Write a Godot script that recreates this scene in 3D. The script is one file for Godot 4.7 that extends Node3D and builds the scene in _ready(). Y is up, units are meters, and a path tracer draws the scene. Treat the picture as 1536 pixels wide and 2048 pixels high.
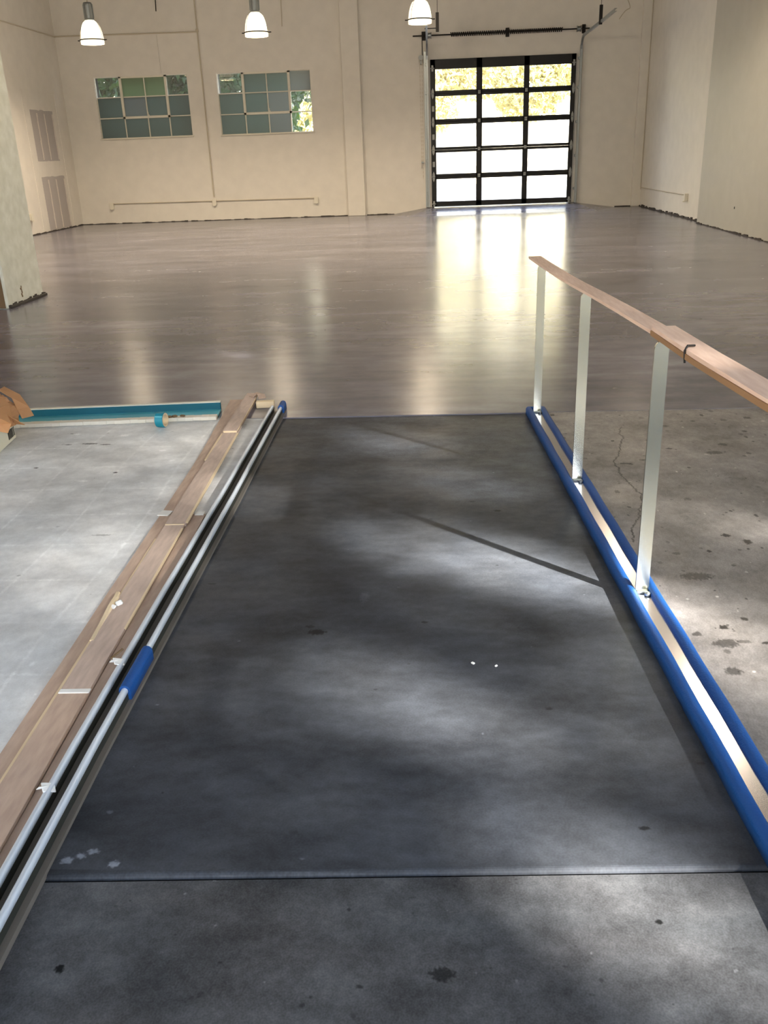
extends Node3D
# Empty warehouse: polished concrete floor, a walkway between two curbs, railing, far wall with
# windows and a glazed sectional door.  -Z runs from the camera to the far wall, units are metres.

var rng := RandomNumberGenerator.new()
var used := {}
var mats := {}
var SUN_TO := Vector3(0.717, 0.0, 0.697)      # horizontal direction towards the sun
var SUN_EL := deg_to_rad(26.0)

# ------------------------------------------------------------------ node helpers
func numbered(n: String) -> String:
	if not used.has(n):
		used[n] = 0
		return n
	used[n] += 1
	return "%s_%03d" % [n, used[n]]

func tag(o: Node, label: String, category: String, group := "") -> void:
	o.set_meta("label", label)
	o.set_meta("category", category)
	if group != "":
		o.set_meta("group", group)

func thing(called: String, label: String, category: String, at := Vector3.ZERO, group := "") -> Node3D:
	var o := Node3D.new()
	o.name = numbered(called)
	add_child(o, true)
	o.position = at
	tag(o, label, category, group)
	return o

func obj(called: String, st, m: Material, parent: Node = null) -> MeshInstance3D:
	var o := MeshInstance3D.new()
	if st is SurfaceTool:
		o.mesh = st.commit()
	else:
		o.mesh = st
	o.material_override = m
	if parent == null:
		o.name = numbered(called)
		add_child(o, true)
	else:
		o.name = called
		parent.add_child(o, true)
	return o

func struct(called: String, st, m: Material) -> MeshInstance3D:
	var o := obj(called, st, m)
	o.set_meta("kind", "structure")
	return o

func dup(o: Node3D, label: String, at: Vector3, base: String) -> Node3D:
	var c: Node3D = o.duplicate()
	c.name = numbered(base)
	add_child(c, true)
	c.position = at
	c.set_meta("label", label)
	return c

# ------------------------------------------------------------------ mesh helpers
func mb() -> SurfaceTool:
	var st := SurfaceTool.new()
	st.begin(Mesh.PRIMITIVE_TRIANGLES)
	return st

func tri(st: SurfaceTool, a: Vector3, b: Vector3, c: Vector3, n: Vector3, ua := Vector2.ZERO, ub := Vector2.ZERO, uc := Vector2.ZERO) -> void:
	var g := (b - a).cross(c - a)
	if g.length_squared() < 1e-16:
		return
	if g.dot(n) > 0.0:
		var t := b
		b = c
		c = t
		var u := ub
		ub = uc
		uc = u
	var nn := -(b - a).cross(c - a).normalized()
	for k in 3:
		st.set_normal(nn)
		st.set_uv([ua, ub, uc][k])
		st.add_vertex([a, b, c][k])

func quad(st: SurfaceTool, a: Vector3, b: Vector3, c: Vector3, d: Vector3, n: Vector3) -> void:
	tri(st, a, b, c, n)
	tri(st, a, c, d, n)

# smooth triangle with a normal for each corner
func stri(st: SurfaceTool, p: Array, n: Array) -> void:
	var g: Vector3 = (p[1] - p[0]).cross(p[2] - p[0])
	if g.length_squared() < 1e-18:
		return
	var o := [0, 1, 2]
	if g.dot(n[0] + n[1] + n[2]) > 0.0:
		o = [0, 2, 1]
	for k in o:
		st.set_normal(n[k])
		st.set_uv(Vector2(p[k].x, p[k].z))
		st.add_vertex(p[k])

# chamfered box
func box(st: SurfaceTool, c: Vector3, s: Vector3, bev := 0.0, bs := Basis.IDENTITY) -> void:
	var h := s * 0.5
	bev = minf(bev, minf(h.x, minf(h.y, h.z)) * 0.9)
	var P := func(sx: float, sy: float, sz: float, ax: int) -> Vector3:
		var v := Vector3(sx * (h.x - (0.0 if ax == 0 else bev)), sy * (h.y - (0.0 if ax == 1 else bev)), sz * (h.z - (0.0 if ax == 2 else bev)))
		return c + bs * v
	for s1 in [-1.0, 1.0]:
		quad(st, P.call(s1, -1, -1, 0), P.call(s1, 1, -1, 0), P.call(s1, 1, 1, 0), P.call(s1, -1, 1, 0), bs * Vector3(s1, 0, 0))
		quad(st, P.call(-1, s1, -1, 1), P.call(1, s1, -1, 1), P.call(1, s1, 1, 1), P.call(-1, s1, 1, 1), bs * Vector3(0, s1, 0))
		quad(st, P.call(-1, -1, s1, 2), P.call(1, -1, s1, 2), P.call(1, 1, s1, 2), P.call(-1, 1, s1, 2), bs * Vector3(0, 0, s1))
	if bev <= 0.0:
		return
	for a in [-1.0, 1.0]:
		for b in [-1.0, 1.0]:
			quad(st, P.call(a, b, -1, 0), P.call(a, b, 1, 0), P.call(a, b, 1, 1), P.call(a, b, -1, 1), bs * Vector3(a, b, 0))
			quad(st, P.call(a, -1, b, 0), P.call(a, 1, b, 0), P.call(a, 1, b, 2), P.call(a, -1, b, 2), bs * Vector3(a, 0, b))
			quad(st, P.call(-1, a, b, 1), P.call(1, a, b, 1), P.call(1, a, b, 2), P.call(-1, a, b, 2), bs * Vector3(0, a, b))
			for d in [-1.0, 1.0]:
				tri(st, P.call(a, b, d, 0), P.call(a, b, d, 1), P.call(a, b, d, 2), bs * Vector3(a, b, d))

# prism over a polygon in plan (x, z), between two heights; uv from x and z
func prism(st: SurfaceTool, poly: Array, y0: float, y1: float, uv0 := Vector2.ZERO, uvs := Vector2.ONE) -> void:
	var pts := PackedVector2Array(poly)
	var mid := Vector2.ZERO
	for p in pts:
		mid += p / pts.size()
	var idx := Geometry2D.triangulate_polygon(pts)
	var uv := func(p: Vector2) -> Vector2: return (p - uv0) / uvs
	for k in range(0, idx.size(), 3):
		var a := pts[idx[k]]
		var b := pts[idx[k + 1]]
		var c := pts[idx[k + 2]]
		tri(st, Vector3(a.x, y1, a.y), Vector3(b.x, y1, b.y), Vector3(c.x, y1, c.y), Vector3.UP, uv.call(a), uv.call(b), uv.call(c))
		tri(st, Vector3(a.x, y0, a.y), Vector3(b.x, y0, b.y), Vector3(c.x, y0, c.y), Vector3.DOWN, uv.call(a), uv.call(b), uv.call(c))
	var cw := Geometry2D.is_polygon_clockwise(pts)
	for k in pts.size():
		var a := pts[k]
		var b := pts[(k + 1) % pts.size()]
		var d := (b - a).normalized()
		var n := Vector2(d.y, -d.x)
		if cw:
			n = -n
		# whichever side is outside
		if Geometry2D.is_point_in_polygon((a + b) * 0.5 + n * 0.0005, pts):
			n = -n
		quad(st, Vector3(a.x, y0, a.y), Vector3(b.x, y0, b.y), Vector3(b.x, y1, b.y), Vector3(a.x, y1, a.y), Vector3(n.x, 0, n.y))

# profile (radius, height) turned round an axis
func lathe(st: SurfaceTool, prof: Array, seg: int, at := Vector3.ZERO, bs := Basis.IDENTITY, smooth := true) -> void:
	for k in prof.size() - 1:
		var p: Vector2 = prof[k]
		var q: Vector2 = prof[k + 1]
		if p.distance_to(q) < 1e-6:
			continue
		var t := (q - p).normalized()
		var n2 := Vector2(t.y, -t.x)
		for j in seg:
			var a := TAU * j / seg
			var b := TAU * (j + 1) / seg
			var ca := Vector3(cos(a), 0, sin(a))
			var cb := Vector3(cos(b), 0, sin(b))
			var v := [ca * p.x + Vector3.UP * p.y, cb * p.x + Vector3.UP * p.y, cb * q.x + Vector3.UP * q.y, ca * q.x + Vector3.UP * q.y]
			var nn := [ca * n2.x + Vector3.UP * n2.y, cb * n2.x + Vector3.UP * n2.y, cb * n2.x + Vector3.UP * n2.y, ca * n2.x + Vector3.UP * n2.y]
			for m in 4:
				v[m] = at + bs * v[m]
				nn[m] = (bs * nn[m]).normalized()
			stri(st, [v[0], v[1], v[2]], [nn[0], nn[1], nn[2]])
			stri(st, [v[0], v[2], v[3]], [nn[0], nn[2], nn[3]])

# round tube along points
func tube(st: SurfaceTool, pts: Array, r: float, seg := 10) -> void:
	var rings := []
	var up := Vector3.UP
	for k in pts.size():
		var d: Vector3 = (pts[mini(k + 1, pts.size() - 1)] - pts[maxi(k - 1, 0)]).normalized()
		if absf(d.dot(up)) > 0.95:
			up = Vector3.RIGHT
		var u := up.cross(d).normalized()
		var w := d.cross(u).normalized()
		up = w
		var ring := []
		for j in seg:
			var a := TAU * j / seg
			ring.append(u * cos(a) + w * sin(a))
		rings.append(ring)
	for k in pts.size() - 1:
		for j in seg:
			var j2 := (j + 1) % seg
			var n := [rings[k][j], rings[k][j2], rings[k + 1][j2], rings[k + 1][j]]
			var v := [pts[k] + n[0] * r, pts[k] + n[1] * r, pts[k + 1] + n[2] * r, pts[k + 1] + n[3] * r]
			stri(st, [v[0], v[1], v[2]], [n[0], n[1], n[2]])
			stri(st, [v[0], v[2], v[3]], [n[0], n[2], n[3]])
	for e in [0, pts.size() - 1]:
		var d: Vector3 = (pts[1] - pts[0]) * -1.0 if e == 0 else pts[e] - pts[e - 1]
		for j in seg:
			tri(st, pts[e], pts[e] + rings[e][j] * r, pts[e] + rings[e][(j + 1) % seg] * r, d)

# a cross-section (offsets: x across, y up) carried along points, with end caps
func sweep(st: SurfaceTool, pts: Array, prof: Array, smooth := false) -> void:
	var R := []
	for k in pts.size():
		var d: Vector3 = (pts[mini(k + 1, pts.size() - 1)] - pts[maxi(k - 1, 0)]).normalized()
		var x := d.cross(Vector3.UP).normalized()
		var y := x.cross(d).normalized()
		var ring := []
		for q in prof:
			ring.append(pts[k] + x * q.x + y * q.y)
		R.append(ring)
	var n := prof.size()
	var mid := Vector2.ZERO
	for q in prof:
		mid += q / n
	for k in pts.size() - 1:
		var c0 := Vector3.ZERO
		for q in R[k]:
			c0 += q / n
		for j in n:
			var j2 := (j + 1) % n
			var out: Vector3 = (R[k][j] + R[k][j2]) * 0.5 - c0
			if smooth:
				var na: Vector3 = (R[k][j] - c0).normalized()
				var nb: Vector3 = (R[k][j2] - c0).normalized()
				stri(st, [R[k][j], R[k][j2], R[k + 1][j2]], [na, nb, nb])
				stri(st, [R[k][j], R[k + 1][j2], R[k + 1][j]], [na, nb, na])
			else:
				quad(st, R[k][j], R[k][j2], R[k + 1][j2], R[k + 1][j], out)
	for e in [0, pts.size() - 1]:
		var d: Vector3 = pts[0] - pts[1] if e == 0 else pts[e] - pts[e - 1]
		var c0 := Vector3.ZERO
		for q in R[e]:
			c0 += q / n
		for j in n:
			tri(st, c0, R[e][j], R[e][(j + 1) % n], d)

# ------------------------------------------------------------------ materials
func mat(called: String, c: Color, rough := 0.6, metal := 0.0) -> StandardMaterial3D:
	var m := StandardMaterial3D.new()
	m.resource_name = called
	m.albedo_color = c
	m.roughness = rough
	m.metallic = metal
	mats[called] = m
	return m

func noise(sd: int, freq: float, oct := 4, kind := FastNoiseLite.TYPE_SIMPLEX_SMOOTH) -> FastNoiseLite:
	var n := FastNoiseLite.new()
	n.seed = sd
	n.noise_type = kind
	n.frequency = freq
	n.fractal_octaves = oct
	return n

func field(sd: int, w: int, h: int, cell_x: float, cell_y: float, oct := 4) -> PackedByteArray:
	# noise whose features measure about cell_x by cell_y pixels
	var sx := maxf(1.0, cell_x / 16.0)
	var sy := maxf(1.0, cell_y / 16.0)
	var lw := maxi(8, int(w / sx))
	var lh := maxi(8, int(h / sy))
	var fx := cell_x / sx
	var im := noise(sd, 1.0 / fx, oct).get_image(lw, lh)
	if lw != w or lh != h:
		im.resize(w, h, Image.INTERPOLATE_CUBIC)
	im.convert(Image.FORMAT_L8)
	return im.get_data()

# mottled concrete: layers = [[field, strength], ...]; spots = [x, y, rx, ry, strength, hue] in pixels
func concrete(w: int, h: int, base: Color, warm: Color, layers: Array, spots: Array, sd: int) -> ImageTexture:
	var out := PackedByteArray()
	out.resize(w * h * 3)
	var val := PackedFloat32Array()
	val.resize(w * h)
	val.fill(1.0)
	for l in layers:
		var f: PackedByteArray = l[0]
		var k: float = l[1] / 127.5
		for i in w * h:
			val[i] += (f[i] - 127.5) * k
	var edge := noise(sd, 0.09, 3)
	for s in spots:
		for y in range(maxi(0, int(s[1] - s[3] * 1.5)), mini(h, int(s[1] + s[3] * 1.5) + 1)):
			for x in range(maxi(0, int(s[0] - s[2] * 1.5)), mini(w, int(s[0] + s[2] * 1.5) + 1)):
				var d := Vector2((x - s[0]) / s[2], (y - s[1]) / s[3]).length() + edge.get_noise_2d(x * 2.0, y * 2.0) * 0.45
				if d < 1.0:
					val[y * w + x] *= 1.0 + s[4] * minf(1.0, (1.0 - d) * s[5])
	var hue: PackedByteArray = field(sd + 5, w, h, w / 4.0, h / 5.0, 3)
	for i in w * h:
		var t := hue[i] / 255.0
		var v := clampf(val[i], 0.0, 3.0) * 255.0
		out[i * 3] = int(minf(255.0, v * lerpf(base.r, warm.r, t)))
		out[i * 3 + 1] = int(minf(255.0, v * lerpf(base.g, warm.g, t)))
		out[i * 3 + 2] = int(minf(255.0, v * lerpf(base.b, warm.b, t)))
	var im := Image.create_from_data(w, h, false, Image.FORMAT_RGB8, out)
	return ImageTexture.create_from_image(im)

func grey_tex(w: int, h: int, lo: float, hi: float, layers: Array) -> ImageTexture:
	var out := PackedByteArray()
	out.resize(w * h)
	for i in w * h:
		var v := 0.5
		for l in layers:
			v += (l[0][i] / 255.0 - 0.5) * l[1]
		out[i] = int(clampf(lerpf(lo, hi, clampf(v, 0.0, 1.0)), 0.0, 1.0) * 255.0)
	return ImageTexture.create_from_image(Image.create_from_data(w, h, false, Image.FORMAT_L8, out))

func bumps(sd: int, freq: float, strength: float, size := 256) -> NoiseTexture2D:
	var t := NoiseTexture2D.new()
	t.width = size
	t.height = size
	t.seamless = true
	t.as_normal_map = true
	t.bump_strength = strength
	t.noise = noise(sd, freq, 4)
	return t

func grain(sd: int, lo: Color, hi: Color, freq := 0.02) -> NoiseTexture2D:
	var t := NoiseTexture2D.new()
	t.width = 512
	t.height = 512
	t.seamless = true
	t.noise = noise(sd, freq, 5)
	var g := Gradient.new()
	g.set_color(0, lo)
	g.set_color(1, hi)
	t.color_ramp = g
	return t

func tripl(m: StandardMaterial3D, s: Vector3) -> void:
	m.uv1_triplanar = true
	m.uv1_world_triplanar = true
	m.uv1_scale = s

func make_materials() -> void:
	var m: StandardMaterial3D
	m = mat("wall_paint", Color(0.90, 0.88, 0.84), 0.62)
	m.albedo_texture = grain(11, Color(0.965, 0.965, 0.965), Color(1, 1, 1), 0.012)
	m.normal_enabled = true
	m.normal_texture = bumps(12, 0.05, 1.0)
	m.normal_scale = 0.05
	tripl(m, Vector3.ONE * 0.35)
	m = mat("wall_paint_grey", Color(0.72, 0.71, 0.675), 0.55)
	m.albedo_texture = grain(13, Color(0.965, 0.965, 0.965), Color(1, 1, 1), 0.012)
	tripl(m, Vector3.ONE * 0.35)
	m = mat("column_paint", Color(0.91, 0.92, 0.88), 0.6)
	m.albedo_texture = grain(14, Color(0.9, 0.9, 0.88), Color(1, 1, 1), 0.02)
	tripl(m, Vector3.ONE * 0.5)
	mat("column_bare", Color(0.46, 0.37, 0.26), 0.8)
	mat("dark_grey", Color(0.26, 0.24, 0.22), 0.9)
	mat("drywall", Color(0.70, 0.675, 0.66), 0.85)
	mat("joint_compound", Color(0.85, 0.82, 0.78), 0.8)
	mat("white_paint", Color(0.88, 0.86, 0.80), 0.5)
	mat("conduit", Color(0.78, 0.74, 0.66), 0.5)
	mat("ceiling", Color(0.5, 0.49, 0.47), 0.9)
	mat("black_metal", Color(0.045, 0.045, 0.045), 0.45, 0.2)
	mat("galvanised", Color(0.62, 0.64, 0.64), 0.38, 0.9)
	mat("dark_steel", Color(0.16, 0.15, 0.14), 0.5, 0.6)
	mat("hinge", Color(0.62, 0.63, 0.62), 0.5, 0.5)
	m = mat("aluminium", Color(0.94, 0.93, 0.84), 0.23, 1.0)
	m.normal_enabled = true
	m.normal_texture = bumps(21, 0.03, 1.0)
	m.normal_scale = 0.06
	m = mat("steel_strip", Color(0.86, 0.86, 0.89), 0.22, 1.0)
	m = mat("steel_bar", Color(0.84, 0.88, 0.92), 0.32, 0.3)
	mat("shaded_residue_steel", Color(0.17, 0.18, 0.16), 0.6, 0.2)
	m = mat("blue_tape", Color(0.0, 0.27, 0.53), 0.62)
	m.normal_enabled = true
	m.normal_texture = bumps(22, 0.08, 3.0)
	m.normal_scale = 0.5
	tripl(m, Vector3.ONE * 6.0)
	mat("teal_tape", Color(0.05, 0.52, 0.60), 0.55)
	mat("teal_dark", Color(0.0, 0.36, 0.43), 0.5)
	mat("teal_light", Color(0.33, 0.68, 0.74), 0.5)
	mat("white_tape", Color(0.9, 0.9, 0.88), 0.6)
	mat("cream_wood", Color(0.87, 0.79, 0.65), 0.7)
	m = mat("board", Color(0.93, 0.93, 0.95), 0.72)
	m.albedo_texture = grain(31, Color(0.74, 0.64, 0.555), Color(0.84, 0.74, 0.645), 0.01)
	tripl(m, Vector3(6, 6, 1.2))
	m = mat("board_pale", Color(0.95, 0.95, 0.97), 0.72)
	m.albedo_texture = grain(32, Color(0.76, 0.675, 0.60), Color(0.86, 0.77, 0.69), 0.01)
	tripl(m, Vector3(6, 6, 1.2))
	m = mat("curb_plate", Color(0.46, 0.44, 0.41), 0.5, 0.3)
	m = mat("handrail_wood", Color(1, 1, 1), 0.6)
	m.albedo_texture = grain(33, Color(0.90, 0.76, 0.67), Color(0.98, 0.865, 0.785), 0.012)
	tripl(m, Vector3(8, 8, 0.9))
	mat("raw_edge", Color(0.62, 0.47, 0.33), 0.8)
	m = mat("kraft_paper", Color(0.72, 0.53, 0.36), 0.8)
	mat("carton", Color(0.92, 0.90, 0.80), 0.6)
	mat("ink", Color(0.05, 0.05, 0.05), 0.7)
	m = mat("glass", Color(0.95, 1.0, 0.97, 0.06), 0.0)
	m.transparency = BaseMaterial3D.TRANSPARENCY_ALPHA
	m = mat("frosted_green", Color(0.43, 0.47, 0.41), 0.35)
	m.backlight_enabled = true
	m.backlight = Color(0.64, 0.70, 0.57)
	m = mat("frosted_grey", Color(0.42, 0.44, 0.43), 0.35)
	m.backlight_enabled = true
	m.backlight = Color(0.6, 0.62, 0.6)
	m = mat("frosted", Color(0.36, 0.395, 0.38), 0.35)
	m.backlight_enabled = true
	m.backlight = Color(0.55, 0.60, 0.57)
	m = mat("leaf_dark", Color(0.10, 0.22, 0.07), 0.5)
	m.backlight_enabled = true
	m.backlight = Color(0.25, 0.35, 0.1)
	m = mat("leaf_bright", Color(0.62, 0.58, 0.37), 0.7)
	m.backlight_enabled = true
	m.backlight = Color(0.6, 0.58, 0.36)
	mat("bark_pale", Color(0.75, 0.72, 0.66), 0.9)
	mat("bark", Color(0.2, 0.15, 0.1), 0.9)
	mat("blocker_tan", Color(0.72, 0.62, 0.48), 0.9)
	mat("stucco", Color(0.93, 0.90, 0.80), 0.9)
	mat("driveway", Color(0.74, 0.73, 0.70), 0.9)
	m = mat("lamp_shade", Color(0.95, 0.93, 0.88), 0.4)
	m.emission_enabled = true
	m.emission = Color(1.0, 0.93, 0.80)
	m.emission_energy_multiplier = 1.6
	make_floor_materials()

func floor_mat(called: String, tex: Texture2D, rough: Texture2D, r: float, spec: float) -> StandardMaterial3D:
	var m := mat(called, Color.WHITE, r)
	m.albedo_texture = tex
	if rough != null:
		m.roughness_texture = rough
		m.roughness_texture_channel = BaseMaterial3D.TEXTURE_CHANNEL_RED
	m.metallic_specular = spec
	return m

func rnd_spots(n: int, w: int, h: int, r0: float, r1: float, k0: float, k1: float, hard: float, out: Array) -> void:
	for i in n:
		var r := lerpf(r0, r1, pow(rng.randf(), 3.0))
		out.append([rng.randf() * w, rng.randf() * h, r * rng.randf_range(0.7, 1.5), r * rng.randf_range(0.6, 1.1), lerpf(k0, k1, rng.randf()), hard])

func make_floor_materials() -> void:
	# far hall: polished, streaky
	var w := 1024
	var h := 1280
	var spots := []
	rnd_spots(40, w, h, 3.0, 9.0, -0.22, -0.06, 0.9, spots)
	rnd_spots(12, w, h, 8.0, 26.0, 0.03, 0.08, 0.4, spots)
	for s in [[-5.6, -22.2, 0.5, 0.22, -0.22], [-4.6, -21.4, 0.4, 0.15, -0.18], [-1.1, -11.9, 0.22, 0.06, -0.4], [-0.7, -11.9, 0.12, 0.05, -0.4], [-1.9, -11.6, 0.1, 0.05, -0.35], [0.9, -12.0, 0.25, 0.05, -0.25], [-5.2, -19.2, 0.9, 0.12, -0.14]]:
		spots.append([(s[0] + 9.6) / 15.2 * w, (s[1] + 25.0) / 19.6 * h, s[2] / 15.2 * w, s[3] / 19.6 * h, s[4], 2.0])
	var t := concrete(w, h, Color(0.425, 0.42, 0.46), Color(0.455, 0.445, 0.475),
		[[field(41, w, h, 220, 60, 4), 0.14], [field(42, w, h, 70, 14, 4), 0.13], [field(43, w, h, 16, 4, 3), 0.06], [field(44, w, h, 3, 3, 2), 0.03]], spots, 40)
	var r := grey_tex(512, 640, 0.19, 0.265, [[field(45, 512, 640, 110, 40, 3), 0.7], [field(46, 512, 640, 30, 12, 2), 0.3]])
	floor_mat("concrete_hall", t, r, 1.0, 0.5)
	# walkway slab
	w = 768
	h = 1664
	spots = []
	rnd_spots(40, w, h, 2.0, 6.0, -0.4, -0.1, 2.0, spots)
	rnd_spots(30, w, h, 1.5, 4.0, 0.2, 0.6, 2.0, spots)
	var wx := func(x: float) -> float: return (x + 1.05) / 1.95 * w
	var wz := func(z: float) -> float: return (z + 5.5) / 3.9 * h
	for s in [[-0.42, -2.72, 0.035, 0.022, -0.5], [-0.45, -2.76, 0.018, 0.012, -0.3], [0.29, -3.83, 0.022, 0.012, -0.6], [-0.27, -2.98, 0.02, 0.05, 0.22], [-0.9, -1.63, 0.018, 0.014, 0.9], [-0.87, -1.645, 0.015, 0.012, 0.8], [-0.845, -1.66, 0.016, 0.012, 0.9], [-0.78, -1.62, 0.016, 0.013, 0.9], [-0.98, -2.0, 0.05, 0.012, -0.6], [-0.85, -1.8, 0.01, 0.008, 0.5], [0.5, -1.75, 0.015, 0.008, -0.5]]:
		spots.append([wx.call(s[0]), wz.call(s[1]), s[2] / 1.95 * w, s[3] / 3.9 * h, s[4], 2.5])
	for s in [[-0.1, -5.1, 0.8, 0.5, 0.30], [0.35, -4.3, 0.45, 0.5, 0.26], [-0.4, -4.5, 0.5, 0.3, 0.12], [0.45, -3.2, 0.4, 0.5, 0.14]]:  # gloss towards the far end, painted in as broad lighter areas
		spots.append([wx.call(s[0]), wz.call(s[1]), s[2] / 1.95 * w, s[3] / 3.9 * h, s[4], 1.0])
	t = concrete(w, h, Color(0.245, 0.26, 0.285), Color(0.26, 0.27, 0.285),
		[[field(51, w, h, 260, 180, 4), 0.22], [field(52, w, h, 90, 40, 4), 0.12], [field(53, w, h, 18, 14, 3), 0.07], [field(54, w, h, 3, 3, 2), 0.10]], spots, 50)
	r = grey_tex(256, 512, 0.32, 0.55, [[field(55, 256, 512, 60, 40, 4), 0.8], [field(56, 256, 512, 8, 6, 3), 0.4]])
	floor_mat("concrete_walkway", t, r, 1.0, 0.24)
	# near slab
	w = 1280
	h = 640
	spots = []
	rnd_spots(120, w, h, 1.5, 5.0, -0.4, -0.1, 2.0, spots)
	rnd_spots(160, w, h, 1.0, 3.0, 0.2, 0.5, 2.0, spots)
	for s in [[0.0, -1.33, 0.03, 0.02, -0.45], [0.47, -1.47, 0.009, 0.008, -0.7], [-0.8, -1.33, 0.012, 0.012, -0.7]]:
		spots.append([(s[0] + 1.25) / 2.5 * w, (s[1] + 1.62) / 1.25 * h, s[2] / 2.5 * w, s[3] / 1.25 * h, s[4], 2.5])
	t = concrete(w, h, Color(0.285, 0.295, 0.305), Color(0.315, 0.315, 0.32),
		[[field(61, w, h, 240, 160, 4), 0.24], [field(62, w, h, 60, 50, 4), 0.15], [field(63, w, h, 12, 10, 3), 0.09], [field(64, w, h, 3, 3, 2), 0.16]], spots, 60)
	floor_mat("concrete_near", t, null, 0.62, 0.25)
	# right-hand slab with open pits
	w = 1024
	h = 1024
	spots = []
	rnd_spots(520, w, h, 1.5, 8.0, -0.7, -0.2, 3.0, spots)
	rnd_spots(220, w, h, 1.5, 4.0, 0.15, 0.5, 2.5, spots)
	for s in [[1.0, -3.12, 0.07, 0.035, -0.4], [0.96, -2.62, 0.05, 0.03, -0.42], [0.93, -2.45, 0.03, 0.025, -0.42], [1.02, -2.63, 0.03, 0.012, -0.3], [1.09, -2.62, 0.015, 0.01, -0.6], [1.02, -2.05, 0.02, 0.03, -0.6], [1.13, -2.3, 0.05, 0.025, -0.5], [1.5, -4.6, 0.05, 0.03, -0.4], [1.0, -4.45, 0.04, 0.015, -0.5], [1.1, -4.5, 0.02, 0.012, -0.5]]:
		spots.append([(s[0] - 0.7) / 2.5 * w, (s[1] + 5.5) / 4.0 * h, s[2] / 2.5 * w, s[3] / 4.0 * h, s[4], 3.0])
	# hairline crack wandering away from the railing
	var cp := Vector2(0.83, -3.45)
	while cp.y > -5.1:
		var cl := Vector2((cp.x - 0.7) / 2.5 * w, (cp.y + 5.5) / 4.0 * h)
		spots.append([cl.x, cl.y, 1.7, 2.3, -0.38, 3.0])
		cp += Vector2(0.0022 + rng.randf_range(-0.006, 0.006) - (0.003 if cp.y > -4.5 and cp.y < -3.9 else 0.0), -0.008)
	t = concrete(w, h, Color(0.485, 0.472, 0.465), Color(0.525, 0.505, 0.485),
		[[field(71, w, h, 260, 160, 4), 0.16], [field(72, w, h, 70, 40, 4), 0.12], [field(73, w, h, 14, 10, 3), 0.08], [field(74, w, h, 3, 3, 2), 0.12]], spots, 70)
	r = grey_tex(512, 512, 0.26, 0.6, [[field(75, 512, 512, 60, 40, 4), 0.8], [field(76, 512, 512, 6, 6, 3), 0.4]])
	floor_mat("concrete_right", t, r, 1.0, 0.45)
	# pale slab on the left
	w = 1024
	h = 1280
	spots = []
	rnd_spots(60, w, h, 1.5, 6.0, -0.3, -0.08, 2.0, spots)
	rnd_spots(70, w, h, 2.0, 12.0, 0.05, 0.16, 1.5, spots)
	for s in [[-2.05, -4.98, 0.06, 0.014, -0.5], [-2.18, -4.97, 0.025, 0.01, -0.5], [-1.95, -4.96, 0.04, 0.012, -0.4], [-1.72, -4.45, 0.014, 0.012, -0.6], [-2.2, -4.55, 0.012, 0.012, -0.5], [-1.5, -3.6, 0.05, 0.012, -0.2]]:
		spots.append([(s[0] + 3.9) / 2.7 * w, (s[1] + 5.5) / 4.0 * h, s[2] / 2.7 * w, s[3] / 4.0 * h, s[4], 2.5])
	# ghost lines left by old tiles
	for gx in [-3.3, -2.98, -2.66, -2.34, -2.02, -1.7, -1.38]:
		var z := -5.4
		while z < -1.6:
			spots.append([(gx + 0.02 * sin(z * 3.0) + 3.9) / 2.7 * w, (z + 5.5) / 4.0 * h, 4.0, 16.0, 0.02 + 0.05 * rng.randf(), 1.5])
			z += 0.08
	for gz in [-4.9, -4.55, -4.2, -3.85, -3.5, -3.15, -2.8, -2.45]:
		var x := -3.8
		while x < -1.2:
			spots.append([(x + 3.9) / 2.7 * w, (gz + 5.5) / 4.0 * h, 18.0, 4.0, 0.02 + 0.05 * rng.randf(), 1.5])
			x += 0.07
	t = concrete(w, h, Color(0.84, 0.855, 0.86), Color(0.87, 0.87, 0.86),
		[[field(81, w, h, 240, 160, 4), 0.09], [field(82, w, h, 70, 40, 4), 0.06], [field(83, w, h, 14, 10, 3), 0.03], [field(84, w, h, 3, 3, 2), 0.03]], spots, 80)
	floor_mat("concrete_pale", t, null, 0.55, 0.4)

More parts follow.
